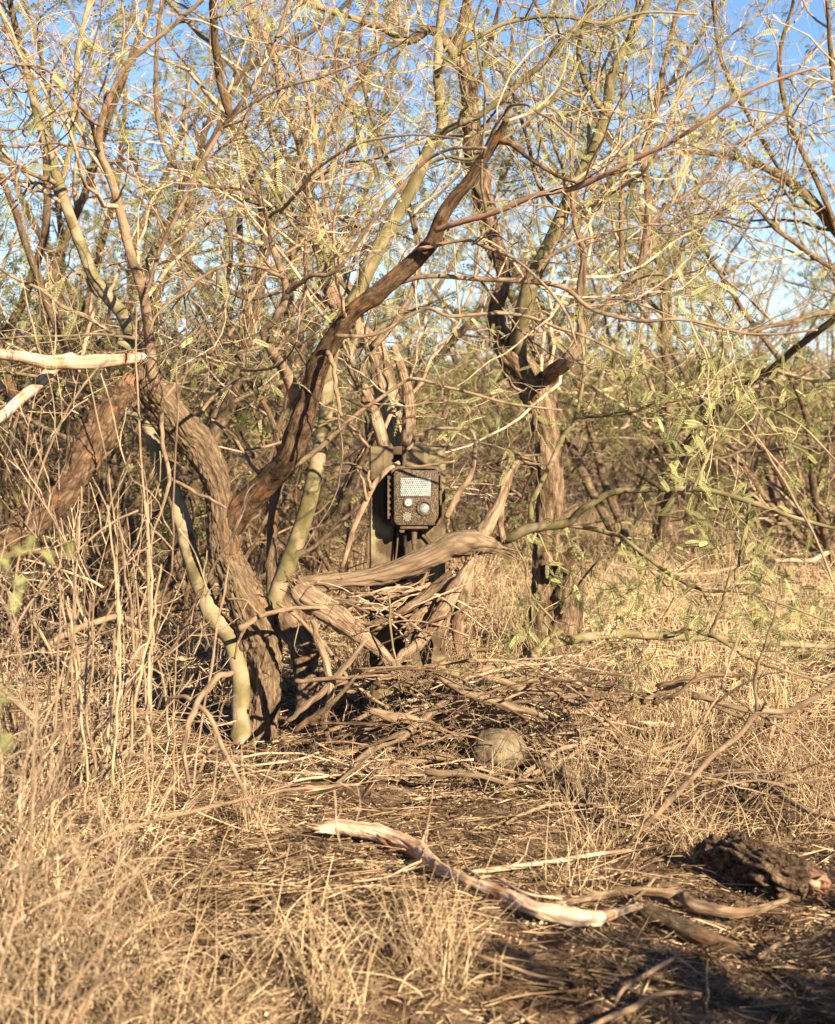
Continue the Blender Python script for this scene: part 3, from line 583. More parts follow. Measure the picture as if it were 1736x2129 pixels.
M['mark'] = mat('reddish_printed_mark', [(.4, (.30, .11, .07)), (.6, (.42, .18, .12))], sc=60, bump=0, vary=0)
M['sage'] = mat('pale_green_grille', [(.4, (.30, .33, .23)), (.6, (.45, .47, .36))], sc=200, bump=.3, dist=.001, vary=0)
def X(px, Y): return (px-868)/F*Y/ca if False else A(px, 1000, Y)[0]
def Z(py, Y): return A(868, py, Y)[2]
def post():
    x0, x1 = A(771, 1100, YP)[0], A(818, 1100, YP)[0]; x2, x3 = A(842, 1100, YP)[0], A(926, 1100, YP)[0]
    zt = Z(928, YP)
    t = thing('wooden_post', 'square camouflage-painted board post standing in the brush pile and carrying the camera', 'post', ((x0+x3)/2, YP+.05, 0))
    for a, b, dz in ((x0, x1, 0), (x2, x3, .002)):
        bm = bmesh.new(); box(bm, a, b, YP, YP+.028, -.05, zt+dz, .0015)
        bmo('board', bm, M['board'], t)
    bm = bmesh.new(); box(bm, x0+.003, x3-.003, YP+.075, YP+.11, -.05, zt-.004, .002); bmo('back_board', bm, M['board'], t)
    bm = bmesh.new(); box(bm, x0-.004, x0-.001, YP+.002, YP+.09, -.05, zt-.01, .0005); bmo('side_strip', bm, M['black'], t)
post()
def cyl(bm, c, r1, r2, h, axis='Y', seg=28, bev=0):
    from mathutils import Matrix
    rot = Matrix.Rotation(math.radians(90), 4, 'X') if axis == 'Y' else Matrix.Identity(4)
    r = bmesh.ops.create_cone(bm, cap_ends=True, segments=seg, radius1=r1, radius2=r2, depth=h, matrix=Matrix.Translation(Vector(c))@rot)
    return r
def ring(bm, c, R, r, axis='Y', seg=28, k=8, sy=1.):
    vv = []
    for i in range(seg):
        a = 2*math.pi*i/seg; row = []
        for j in range(k):
            b = 2*math.pi*j/k; rad = R+r*math.cos(b)
            row.append(bm.verts.new(Vector(c)+Vector((rad*math.cos(a), r*math.sin(b), rad*math.sin(a)*sy))))
        vv.append(row)
    for i in range(seg):
        for j in range(k): bm.faces.new((vv[i][j], vv[(i+1) % seg][j], vv[(i+1) % seg][(j+1) % k], vv[i][(j+1) % k]))
def rbox(bm, x0, x1, z0, z1, y0, y1, rad, edge=.003, seg=6):
    """rounded rectangle slab facing -Y with softened front edge"""
    pts = []
    for cx_, cz_, a0 in ((x1-rad, z1-rad, 0), (x0+rad, z1-rad, 90), (x0+rad, z0+rad, 180), (x1-rad, z0+rad, 270)):
        for i in range(seg+1):
            a = math.radians(a0+90*i/seg); pts.append((cx_, cz_, math.cos(a), math.sin(a)))
    rings = []
    for (y, ins) in ((y1, 0), (y0+edge, 0), (y0+edge*.3, edge*.35), (y0, edge)):
        rings.append([bm.verts.new((cx_+ux*(rad-ins), y, cz_+uz*(rad-ins))) for cx_, cz_, ux, uz in pts])
    n = len(pts)
    for a, b in zip(rings[:-1], rings[1:]):
        for i in range(n): bm.faces.new((a[i], a[(i+1) % n], b[(i+1) % n], b[i]))
    bm.faces.new(rings[-1]); bm.faces.new(list(reversed(rings[0])))
    bmesh.ops.recalc_face_normals(bm, faces=bm.faces)
def trail_camera():
    YF = 4.335                                            # front face
    s = YF/F
    cx, cz = A(864.5, 1033, YF)[0], A(864.5, 1033, YF)[2]
    def fx(px): return cx+(px-864.5)*s
    def fz(py): return cz-(py-1033)*s
    t = thing('trail_camera', 'small brown weathered trail camera with antenna strapped to the front of the post', 'trail camera', (cx, YF+.03, fz(1093)))
    bm = bmesh.new(); rbox(bm, fx(818), fx(912), fz(1093), fz(974), YF, YF+.030, 13*s, .005); bmo('front_cover', bm, M['plastic'], t)
    bm = bmesh.new(); rbox(bm, fx(812), fx(916), fz(1096), fz(970), YF+.0315, YF+.072, 11*s, .003); hous = bmo('housing', bm, M['plain'], t)
    # raised rim round the led window and lower fascia
    bm = bmesh.new()
    box(bm, fx(830), fx(898), YF-.0016, YF+.004, fz(1033.5), fz(991), .0012)
    bmo('window_frame', bm, M['plain'], t)
    bm = bmesh.new()
    box(bm, fx(832.5), fx(895.5), YF-.0030, YF, fz(1031), fz(993), .0004)
    from mathutils import Matrix
    nc, nr_ = 15, 9
    for r in range(nr_):
        for c in range(nc):
            x = fx(834.5)+(c+.5*(r % 2))*(fx(893)-fx(834.5))/(nc-.5); z = fz(995)-(r)*(fz(995)-fz(1029))/(nr_-1)
            bmesh.ops.create_uvsphere(bm, u_segments=8, v_segments=5, radius=.0024, matrix=Matrix.Translation((x, YF-.0030, z)))
    led = bmo('led_window', bm, M['led'], t)
    bm = bmesh.new()                                       # small reddish emblem on the window
    for dx, dz, w, h, ro in ((0, 0, 7, 2.2, .15), (5, 1.5, 5, 1.6, -.3), (-5, -1.5, 4, 1.4, .5), (2, -2.2, 3.5, 1.2, -.6), (9, .3, 3, 1.3, .2)):
        q = [Vector((a*w*s*.62, 0, b*h*s*.75)) for a, b in ((-1, -.5), (0, -1), (1, -.3), (.9, .6), (0, 1), (-1, .4))]
        R_ = Matrix.Rotation(ro, 3, 'Y'); c = Vector((fx(850+dx), YF-.0060, fz(1001-dz)))
        f1 = [bm.verts.new(R_@v+c) for v in q]; f = bm.faces.new(f1)
        e = bmesh.ops.extrude_face_region(bm, geom=[f]); [setattr(v, 'co', v.co+Vector((0, .0012, 0))) for v in e['geom'] if isinstance(v, bmesh.types.BMVert)]
    bmo('emblem', bm, M['mark'], led)
    # lens
    c = (fx(849), YF-.002, fz(1044))
    bm = bmesh.new(); ring(bm, c, 8.6*s, 2.3*s); lens = bmo('lens_ring', bm, M['plain'], t)
    bm = bmesh.new(); cyl(bm, (c[0], YF-.0025, c[2]), 7.4*s, 7.4*s, .005); ring(bm, (c[0], YF-.005, c[2]), 6*s, 1.3*s); bmo('lens', bm, M['white'], lens)
    bm = bmesh.new(); cyl(bm, (c[0], YF-.0058, c[2]), 2.8*s, 2.2*s, .004); bmo('lens_glass', bm, M['silver'], lens)
    # motion sensor dome with hood
    c = (fx(882), YF-.002, fz(1057))
    bm = bmesh.new(); ring(bm, (c[0], YF-.001, c[2]+1.5*s), 13.5*s, 3.2*s, sy=1.05)
    for i in range(9):
        a = math.radians(20+i*17.5); box(bm, c[0]+15*s*math.cos(a)-.0012, c[0]+15*s*math.cos(a)+.0012, YF-.006, YF+.002, c[2]+15*s*math.sin(a)-.0010, c[2]+15*s*math.sin(a)+.0024, 0)
    hood = bmo('sensor_hood', bm, M['plastic'], t)
    bm = bmesh.new(); bmesh.ops.create_uvsphere(bm, u_segments=28, v_segments=16, radius=11*s, matrix=Matrix.Translation((c[0], YF-.0005, c[2]))@Matrix.Diagonal((1, .62, 1, 1)))
    bmo('motion_sensor', bm, M['silver'], hood)
    # little grille lower left
    bm = bmesh.new()
    for i in range(7):
        for j in range(7):
            dx, dz = (i-3+.5*(j % 2))*2.9, (j-3)*2.6
            if dx*dx+dz*dz < 81: bmesh.ops.create_uvsphere(bm, u_segments=6, v_segments=4, radius=1.1*s, matrix=Matrix.Translation((fx(846+dx), YF-.0004, fz(1074+dz))))
    bmo('grille', bm, M['sage'], t)
    # antenna
    bm = bmesh.new(); ax = fx(840); ay = YF+.05
    def seg_(z0, z1, r0, r1): cyl(bm, (ax, ay, (z0+z1)/2), r0*s, r1*s, z1-z0, 'Z', 16)
    seg_(fz(974), fz(965), 5.6, 5.4); seg_(fz(965), fz(900), 5.0, 4.4); seg_(fz(900), fz(860), 4.2, 3.4); seg_(fz(860), fz(822), 2.9, 2.4)
    bmo('antenna', bm, M['plain'], t)
    # hinge teeth on the left, clasp on the right
    bm = bmesh.new()
    box(bm, fx(805), fx(809), YF+.020, YF+.040, fz(1080), fz(990), .0008)
    for i in range(7): box(bm, fx(805), fx(814.5), YF+.018, YF+.034, fz(993+i*12.8)-.0052, fz(993+i*12.8)+.003, .0008)
    bmo('hinge', bm, M['plain'], t)
    bm = bmesh.new(); box(bm, fx(915), fx(919), YF+.022, YF+.05, fz(1077), fz(988), .001); box(bm, fx(914), fx(917), YF+.016, YF+.03, fz(1040), fz(1022), .001); bmo('clasp', bm, M['plain'], t)
    bm = bmesh.new(); box(bm, fx(796), fx(814), YF+.0735, YP-.001, fz(1082), fz(984), .002); box(bm, fx(820), fx(905), YF+.0735, YP-.001, fz(1085), fz(985), .002); bmo('bracket_and_shade_block', bm, M['black'], t)  # left block is black to stand for the camera's shadow on the post
    # foot, stem and struts below
    bm = bmesh.new(); rbox(bm, fx(831), fx(890), fz(1101), fz(1094), YF+.008, YF+.062, 3*s, .003); cyl(bm, (fx(836), YF+.03, fz(1103)), 6*s, 6*s, .03, 'Y', 16); bmo('foot', bm, M['plain'], t)
    bm = bmesh.new(); 
    for a, b, r in ((1101, 1112, 7), (1112, 1134, 6), (1134, 1146, 4)): cyl(bm, (fx(861), YF+.035, (fz(a)+fz(b))/2), r*s, r*s, fz(a)-fz(b), 'Z', 16)
    bmo('stem', bm, M['plain'], t)
    bm = bmesh.new()
    for a, b, r in ((1104, 1120, 5), (1120, 1142, 4.2), (1142, 1300, 1.6)): cyl(bm, (fx(842), YF+.055, (fz(a)+fz(b))/2), r*s, r*s, fz(a)-fz(b), 'Z', 12)
    bmo('power_plug', bm, M['black'], t)
    for pts in ([(828, 1106, 3), (824, 1150, 3), (818, 1200, 3), (812, 1290, 3), (806, 1345, 3)], [(876, 1102, 3.5), (890, 1116, 3.5), (898, 1128, 3)]):
        p = trace(pts, 4.40, 4.405, wob=0); mb = MB(); mb.tubes(p[0][None], p[1][None], k=10); mb.build('cable', M['plain'], t)
trail_camera()

# ------------------------------------------------------------------ dead wood
def wood(name, label, cat, mname, pts, Y0=None, Y1=None, group=None, k=16, bark=.12, bs=70, ground=False, h=.01, spurs=0, sl=(.03, .12), twig='twig', seglen=.010, extra=(), thorn=0):
    def tr(p_, n=26):
        if ground:
            W3 = [G(p[0], p[1], (p[3] if len(p) > 3 else h)) for p in p_]
            Rr = [thin(p[2])*w[1]/F for p, w in zip(p_, W3)]
            Q = catmull(np.column_stack([np.array(W3), Rr]), n); return Q[:, :3], np.maximum(Q[:, 3], .0008)
        return trace(p_, Y0, Y1, n)
    P, R = tr(pts); o = P.mean(0)
    mb = MB()
    lst = [(P, R)]+[tr(e) for e in extra]
    for PP, RR_ in lst:
        n = int(np.clip(np.linalg.norm(PP[1:]-PP[:-1], axis=1).sum()/seglen, 10, 260)); Q = catmull(np.column_stack([PP, RR_]), n)
        mb.tubes(Q[None, :, :3], Q[None, :, 3], k=k, bark=bark, bs=bs, a=.5)
    if k >= 16:
        for PP, RR_ in lst:
            for e, dr in ((PP[-1], nrm(PP[-1]-PP[-3])), (PP[0], nrm(PP[0]-PP[2]))):
                rr = max(RR_[-2] if e is PP[-1] else RR_[1], RR_[len(RR_)//2]*.45); nn = 9
                off = nrm(rng.normal(size=(nn, 3))); off = off-(off@dr)[:, None]*dr; base = e-dr*rr*1.2+off*rr*.5
                ln = rr*rng.uniform(1.6, 4.2, nn); dd = nrm(dr+.22*rng.normal(size=(nn, 3))); tt = np.linspace(0, 1, 5)
                mb.tubes(base[:, None]+dd[:, None]*(tt[None, :, None]*ln[:, None, None]), rr*rng.uniform(.14, .34, nn)[:, None]*(1-.85*tt)[None], k=6, bark=.2, bs=90)
    if spurs:
        P_, R_ = stack(lst); P1, R1 = spawn(P_, R_, spurs, *sl, m=6, wig=.25, rlen=.03, rr=.45, ang=(35, 80)); mb.tubes(P1, R1, k=5)
        if thorn and P1 is not None:
            P2, R2 = spawn(P1, R1, thorn, .012, .045, m=3, wig=.1, ang=(55, 90)); mb.tubes(P2, R2, k=3, cap=False)
    ob = mb.build(name, M[mname], loc=o)
    return tag(ob, label, cat, group)

wood('fallen_log', 'big grey weathered log lying across the front of the post under the camera', 'log', 'grey',
     [(618, 1212, 16), (660, 1212, 19), (725, 1206, 17), (780, 1198, 19), (816, 1187, 21), (889, 1158, 26), (943, 1134, 29), (985, 1126, 27), (1020, 1134, 17), (1046, 1141, 9)], 4.22, 4.24, k=56, bark=.30, bs=85, seglen=.007, spurs=6, sl=(.02, .06))
wood('log', 'knotty forked brown log slanting down to the right below the big grey log', 'log', 'strip',
     [(622, 1222, 22), (640, 1245, 26), (670, 1262, 24), (706, 1284, 25), (743, 1315, 18), (790, 1355, 14), (827, 1400, 11)], 4.2, 4.1, k=34, bark=.3, bs=60, seglen=.008, spurs=14,
     extra=[[(745, 1303, 9), (798, 1289, 10), (852, 1262, 11), (907, 1216, 11), (945, 1190, 8)]])
wood('broken_branch', 'thick flaking pale branch leaning up to the right in front of the post', 'branch', 'strip',
     [(822, 1378, 10), (840, 1362, 14), (870, 1338, 16), (907, 1289, 17), (936, 1242, 18), (962, 1196, 15), (985, 1160, 10)], 4.14, 4.2, k=30, bark=.3, bs=55, seglen=.008, spurs=10)
wood('broken_branch', 'short splintered vertical branch hanging beside the right edge of the post', 'branch', 'strip',
     [(980, 1170, 14), (966, 1231, 15), (950, 1304, 14), (954, 1368, 9)], 4.26, 4.3, k=26, bark=.35, bs=45, seglen=.008, spurs=6)
wood('broken_branch', 'split upright snag with jagged top standing on the right end of the big log', 'branch', 'strip',
     [(1002, 1112, 16), (1033, 1058, 13), (1053, 1003, 11), (1076, 960, 9), (1098, 957, 4)], 4.24, 4.28, k=22, bark=.3, bs=60, seglen=.008, spurs=8,
     extra=[[(1044, 1122, 8), (1042, 1053, 8), (1052, 988, 8), (1068, 938, 5)]])
wood('dead_branch', 'bent grey stick arching over the top of the post from the right', 'branch', 'tanlimb',
     [(930, 1075, 8), (940, 1045, 9), (958, 1018, 9), (983, 975, 7), (985, 903, 4), (953, 891, 5), (898, 893, 5), (866, 910, 7), (846, 935, 5)], 4.3, 4.36, k=14, spurs=12)
wood('dead_branch', 'slim forked grey stick leaning up toward the upper left of the camera', 'branch', 'tanlimb',
     [(712, 1178, 6), (741, 1083, 8), (775, 1012, 8), (806, 978, 7), (828, 961, 6)], 4.30, 4.33, k=14, spurs=5, extra=[[(763, 1040, 5), (755, 1000, 4), (741, 975, 3)], [(772, 1016, 5), (766, 990, 4), (768, 977, 3)]])
wood('dead_branch', 'thin pale stick lying across the top edge of the camera', 'branch', 'tanlimb', [(843, 967, 4), (885, 968, 4), (911, 964, 4), (946, 957, 3.5)], 4.33, 4.30, k=10)
wood('dead_branch', 'thin dead stick reaching from the post edge up and left past the antenna', 'branch', 'tanlimb', [(768, 930, 4), (745, 905, 5), (700, 870, 4), (640, 900, 4), (560, 925, 4), (500, 935, 3)], 4.4, 4.4, k=10, spurs=22)
wood('dead_branch', 'crooked dead stick in the gap between the thick trunk and the post', 'branch', 'tanlimb', [(765, 985, 4), (735, 965, 4), (700, 965, 4), (640, 968, 3)], 4.45, 4.5, k=10, spurs=20, sl=(.05, .2))
wood('broken_branch', 'pale peeled horizontal branch jutting in from the left edge above the red broken limb', 'branch', 'pale',
     [(294, 742, 13), (245, 747, 14), (200, 750, 16), (150, 752, 16), (100, 752, 16), (50, 744, 14), (0, 735, 13), (-60, 722, 12)], 4.1, 3.5, k=30, bark=.08, bs=60,
     extra=[[(122, 758, 11), (104, 772, 13), (65, 812, 13), (0, 866, 13), (-60, 905, 12)]])
def snapped():
    t = thing('broken_branch', 'snapped thick limb with red inner wood hanging down to the left edge', 'branch', A(170, 965, 3.7))
    p = trace([(276, 790, 5), (262, 815, 20), (246, 835, 27), (230, 856, 29), (200, 903, 33), (170, 965, 32), (140, 1018, 28), (90, 1068, 27), (30, 1118, 26), (-50, 1160, 26)], 4.1, 3.3, n=60)
    limb(*p, 'bark', 'redbark', t, k=72, bark=.30, bs=120, seglen=.005)
    mb = MB()
    for i in range(16):                       # long torn splinters of the inner wood
        a = rng.uniform(-16, 16); q = trace([(240+a*.7, 862+a*.5, 7), (256+a*.6, 828+a*.5, 6.5), (270+a*.5+rng.uniform(-4, 6), 800+a*.35-rng.uniform(0, 16), 3), (278+a*.4, 786+a*.3-rng.uniform(0, 14), 1)], 4.0-abs(a)*.0, 4.06, n=14)
        mb.tubes((q[0]-np.array([0, .018*math.cos(a/14), 0]))[None], q[1][None], k=7, bark=.2, bs=80, a=.5+a*.02)
    mb.build('core', M['splint'], t)
snapped()
wood('dead_branch', 'flat weathered log at the foot of the thick trunk, peeling toward its raised right end', 'log', 'strip',
     [(560, 1583, 10), (600, 1583, 16), (688, 1575, 19), (761, 1560, 21), (834, 1541, 20), (889, 1519, 17), (935, 1488, 9)], 4.15, 4.2, k=32, bark=.25, bs=45, seglen=.008, spurs=10)
wood('fallen_log', 'low grey log half buried in litter in front of the thick trunk', 'log', 'grey',
     [(560, 1608, 9), (620, 1612, 13), (725, 1612, 14), (830, 1608, 12), (900, 1606, 7)], 3.98, 4.02, k=26, bark=.25, bs=45, spurs=8)
wood('dead_branch', 'green-grey curved branch low across the base of the post', 'branch', 'green',
     [(835, 1432, 12), (889, 1413, 15), (935, 1405, 16), (980, 1402, 16), (1053, 1413, 15), (1130, 1420, 12), (1220, 1400, 9)], 4.2, 4.45, k=22, bark=.08, spurs=10)
wood('dead_branch', 'slim bare branch sweeping up right from the trunk foot across the brush pile', 'branch', 'tanlimb',
     [(612, 1546, 6), (670, 1524, 7), (725, 1504, 7), (798, 1471, 7), (871, 1453, 7), (943, 1439, 6), (1016, 1435, 5), (1120, 1440, 4)], 4.1, 4.15, k=12, spurs=26, sl=(.03, .16), thorn=40)
wood('dead_branch', 'bare branch just under the sweeping one, running below the post boards', 'branch', 'tanlimb',
     [(660, 1556, 6), (747, 1515, 8), (852, 1479, 9), (905, 1464, 7), (1000, 1462, 5)], 4.16, 4.1, k=12, spurs=22, thorn=40)
wood('dead_branch', 'thorny brown branch slanting down right over the gap beside the thick trunk', 'branch', 'tanlimb',
     [(575, 1252, 5), (623, 1289, 6), (688, 1355, 6), (725, 1406, 6), (776, 1453, 5), (808, 1472, 4)], 4.15, 4.1, k=12, spurs=32, sl=(.03, .15), thorn=45)
wood('dead_branch', 'pale twisted branch crossing in front of the thick trunk near its waist', 'branch', 'tanlimb',
     [(498, 1310, 9), (520, 1293, 8), (560, 1275, 7), (610, 1264, 6), (680, 1262, 5)], 4.1, 4.14, k=12, spurs=18, extra=[[(508, 1302, 6), (494, 1340, 4), (488, 1370, 3)], [(540, 1283, 5), (515, 1250, 4), (470, 1246, 4)]])
wood('dead_branch', 'long thin arching branch over the base of the post toward the right', 'branch', 'tanlimb',
     [(780, 1432, 4), (868, 1390, 5), (968, 1373, 6), (1068, 1375, 6), (1150, 1390, 5), (1230, 1440, 4), (1280, 1500, 4)], 4.1, 4.2, k=10, spurs=22, sl=(.03, .2), thorn=25)
wood('dead_branch', 'green twig hanging down in front of the post between the crossed branches', 'branch', 'green', [(808, 1230, 3), (810, 1290, 3.5), (818, 1350, 3), (830, 1410, 3), (838, 1440, 3)], 4.05, 4.05, k=8)
wood('dead_branch', 'pale barkless branch stub right of the post foot', 'branch', 'pale', [(1010, 1452, 9), (1040, 1466, 12), (1080, 1480, 12), (1122, 1500, 8)], 4.25, 4.2, k=20, bark=.15)
wood('dead_branch', 'pinkish bleached stick lying flat in the sunny grass right of the stone', 'branch', 'pale', [(1275, 1500, 9), (1320, 1503, 9), (1360, 1505, 9), (1398, 1507, 6)], 4.35, 4.35, k=16, bark=.12)
wood('dead_branch', 'twin grey branch rising to the right past the stone', 'branch', 'tanlimb',
     [(1000, 1668, 5), (1068, 1628, 6), (1118, 1588, 7), (1160, 1560, 7), (1218, 1541, 7), (1262, 1504, 6)], 3.85, 4.1, k=12, spurs=12, extra=[[(1040, 1640, 5), (1120, 1600, 6), (1200, 1560, 6), (1245, 1510, 5)]])
wood('dead_branch', 'dark curved branch arching out of the litter right of the stone', 'branch', 'grey',
     [(1085, 1588, 8, .02), (1118, 1590, 13, .05), (1168, 1603, 15, .05), (1203, 1640, 15, .03), (1222, 1688, 10, .0)], ground=True, k=22, bark=.25)
wood('dead_branch', 'wavy grey stick lying on litter below the dark curved branch', 'branch', 'tanlimb',
     [(1053, 1711, 5), (1088, 1691, 6), (1153, 1671, 6), (1228, 1676, 6), (1293, 1701, 6), (1350, 1725, 5)], ground=True, h=.015, k=12, spurs=8)
wood('dead_branch', 'long bare forked branch slanting up to the right edge over the sunny grass', 'branch', 'tanlimb',
     [(1300, 1765, 6), (1348, 1706, 8), (1408, 1646, 9), (1478, 1576, 8), (1533, 1531, 8), (1573, 1483, 8), (1638, 1476, 8), (1693, 1446, 8), (1780, 1390, 7)], 3.4, 3.3, k=14, bark=.08, spurs=9, sl=(.1, .45), thorn=10,
     extra=[[(1573, 1483, 5), (1573, 1406, 5), (1584, 1356, 4), (1595, 1328, 4), (1620, 1240, 3)], [(1573, 1483, 4), (1640, 1520, 3), (1700, 1580, 3), (1760, 1620, 2)]])
wood('dead_branch', 'thin straight stick beside the long forked branch, rising steeper', 'branch', 'tanlimb',
     [(1312, 1750, 4), (1368, 1656, 4), (1418, 1571, 4), (1468, 1491, 4), (1503, 1421, 3.5), (1525, 1350, 3), (1545, 1300, 2.5)], 3.38, 3.5, k=10, spurs=8, sl=(.08, .3))
wood('fallen_branch', 'long bleached bare branch lying across the litter in the foreground, broken at its left end', 'branch', 'pale',
     [(662, 1724, 10), (684, 1720, 14), (705, 1719, 16), (750, 1725, 17), (800, 1736, 18), (868, 1766, 18), (905, 1798, 15), (960, 1826, 15), (1000, 1842, 15), (1068, 1868, 16), (1110, 1888, 15), (1143, 1896, 18), (1218, 1909, 18), (1268, 1901, 14), (1330, 1882, 9)], ground=True, h=.030, k=56, bark=.30, bs=90, seglen=.004, spurs=5, sl=(.02, .09), extra=[[(1120, 1888, 7), (1170, 1878, 8), (1215, 1868, 7)], [(872, 1776, 5), (880, 1742, 5), (890, 1715, 3)]])
wood('fallen_branch', 'brown bark-covered continuation of wood right of the bleached branch, tapering into shade', 'branch', 'bark',
     [(1308, 1888, 12), (1330, 1890, 18), (1368, 1906, 22), (1418, 1931, 24), (1460, 1950, 23), (1493, 1961, 20), (1530, 1972, 14), (1552, 1980, 5)], ground=True, h=.02, k=32, bark=.3, bs=45, spurs=5)
wood('fallen_branch', 'crooked grey branch with pale broken tip lying above the bleached branch', 'branch', 'strip',
     [(1140, 1884, 6), (1200, 1872, 9), (1243, 1862, 11), (1318, 1851, 11), (1390, 1856, 12), (1418, 1864, 14), (1443, 1882, 15), (1518, 1896, 14), (1568, 1892, 12), (1635, 1870, 9)], ground=True, h=.030, k=24, bark=.22, bs=50, spurs=5,
     extra=[[(1318, 1870, 5), (1340, 1850, 6), (1362, 1822, 5)]])
wood('fallen_branch', 'pale smooth stick pointing right just above the middle of the bleached branch', 'branch', 'pale',
     [(985, 1812, 7), (1033, 1806, 9), (1108, 1796, 8), (1178, 1786, 7), (1240, 1775, 6), (1310, 1766, 4)], ground=True, h=.02, k=16, spurs=3)
for lb, pts, hh in [('curled white twig crossing the bleached branch near its middle', [(948, 1766, 3), (962, 1785, 3), (973, 1806, 3), (998, 1822, 4), (1028, 1823, 3.5), (1093, 1856, 3.5), (1168, 1868, 3)], .03),
                ('curved white twig left of the bleached branch', [(735, 1832, 2.5), (775, 1828, 3), (810, 1821, 3.5), (845, 1803, 3.5), (880, 1790, 3.5), (930, 1800, 3)], .03),
                ('stick in the dappled shade pointing up right near the bottom', [(1280, 2080, 6), (1295, 2056, 6), (1318, 2041, 7), (1365, 2012, 7), (1410, 1986, 6)], .04),
                ('knobbly stick crossing the bottom edge right of the middle', [(1225, 2135, 7), (1265, 2115, 9), (1318, 2094, 10), (1350, 2072, 8), (1410, 2062, 6), (1458, 2066, 5)], .03),
                ('slim stick slanting right below the bleached branch', [(990, 1984, 5), (1068, 2011, 5), (1110, 2026, 5), (1172, 2045, 5)], .02),
                ('short stick at the edge of the dark shade on the right', [(1578, 1990, 6), (1605, 1970, 7), (1638, 1948, 6)], .03),
                ('long thin stick on the litter at lower left of the middle', [(470, 1940, 4), (550, 1936, 4), (650, 1914, 4), (720, 1900, 3)], .02),
                ('weathered stick angling down to the right edge beyond the crumbly log', [(1560, 1622, 6), (1600, 1636, 8), (1628, 1656, 8), (1688, 1688, 8), (1760, 1706, 7)], .05),
                ('pale stick standing out of the litter above the crumbly log', [(1580, 1655, 4), (1598, 1690, 4), (1612, 1720, 4), (1620, 1750, 4)], .04),
                ('thin dark stick left of the crumbly log', [(1340, 1705, 4), (1380, 1722, 4), (1430, 1735, 3)], .03)]:
    wood('fallen_stick', lb, 'stick', 'pale' if 'white' in lb else 'tanlimb', pts, ground=True, h=hh, k=12, bark=.1, spurs=6, sl=(.02, .1))
wood('dead_branch', 'grey bark-shedding log propped upright among grass near the left edge', 'branch', 'strip',
     [(292, 1340, 13), (280, 1370, 15), (258, 1421, 15), (240, 1460, 13), (232, 1510, 12), (205, 1570, 10), (160, 1620, 8)], 3.75, 3.6, k=24, bark=.3, bs=45, spurs=6)
wood('dead_branch', 'curved grey branch reaching left across the shaded brush low on the left', 'branch', 'tanlimb',
     [(90, 1350, 5), (120, 1328, 9), (175, 1303, 9), (235, 1283, 9), (280, 1293, 8), (310, 1330, 5)], 3.4, 3.6, k=14, spurs=10, sl=(.08, .35), thorn=10)
wood('dead_branch', 'blurred forked dead branch with stubby tips in the left foreground grass', 'branch', 'tanlimb',
     [(486, 1400, 7), (450, 1406, 9), (430, 1436, 8), (400, 1486, 8), (385, 1551, 7), (395, 1640, 5)], 3.0, 2.8, k=14, spurs=10, extra=[[(340, 1470, 4), (362, 1448, 5), (392, 1452, 6), (435, 1486, 7), (460, 1546, 7), (490, 1600, 6), (535, 1696, 4), (565, 1770, 3)], [(460, 1546, 5), (430, 1570, 4), (400, 1640, 3), (380, 1720, 3)]])
wood('dead_branch', 'hanging crooked pale twig left of the thick trunk, forked to the right', 'branch', 'tanlimb',
     [(334, 850, 6), (336, 880, 6), (340, 918, 6), (355, 993, 6), (345, 1028, 5), (320, 1103, 3), (310, 1150, 2)], 3.9, 3.8, k=10, extra=[[(355, 993, 5), (410, 1025, 5), (468, 1054, 4)]], spurs=3)
for i, (lb, pts, Y0, Y1) in enumerate([
    ('long pale vertical vine stem hanging at left from the forked tree to the grass', [(284, 640, 2.5), (284, 740, 3), (285, 800, 3), (292, 960, 3.5), (304, 1100, 3.5), (308, 1250, 4), (316, 1350, 4), (312, 1440, 3.5), (318, 1600, 3)], 3.5, 3.3),
    ('straight dry stalk leaning right across the green stem', [(478, 1160, 2.5), (468, 1220, 3), (450, 1303, 3.5), (438, 1390, 3.5), (420, 1500, 3), (400, 1640, 3)], 3.3, 3.1),
    ('thin dry stalk crossing the shaded brush left of the green stem', [(190, 990, 2.5), (225, 1060, 2.5), (262, 1130, 3), (300, 1200, 3)], 3.6, 3.5),
    ('thin arched pale vine left of the vertical vine', [(150, 1560, 2), (150, 1400, 3), (155, 1250, 3), (165, 1120, 3), (172, 1010, 2.5)], 3.0, 3.2),
    ('straight pale stem slanting down through the leaves at the right edge', [(1530, 858, 3), (1570, 910, 3), (1608, 963, 3.5), (1668, 1068, 4), (1700, 1130, 3.5), (1732, 1210, 3.5)], 3.8, 3.7),
    ('slender upright stalk in the shade near the bottom right', [(1468, 1970, 2.5), (1470, 2040, 4), (1471, 2112, 5)], 2.55, 2.5),
    ('thin leaning twig standing in the litter left of the bleached branch', [(884, 1790, 3), (886, 1740, 3), (892, 1680, 2.5), (905, 1620, 2)], 3.3, 3.3)]):
    wood('dry_stem', lb, 'stem', 'tanlimb', pts, Y0, Y1, k=8, bark=.05, spurs=4, sl=(.03, .15))

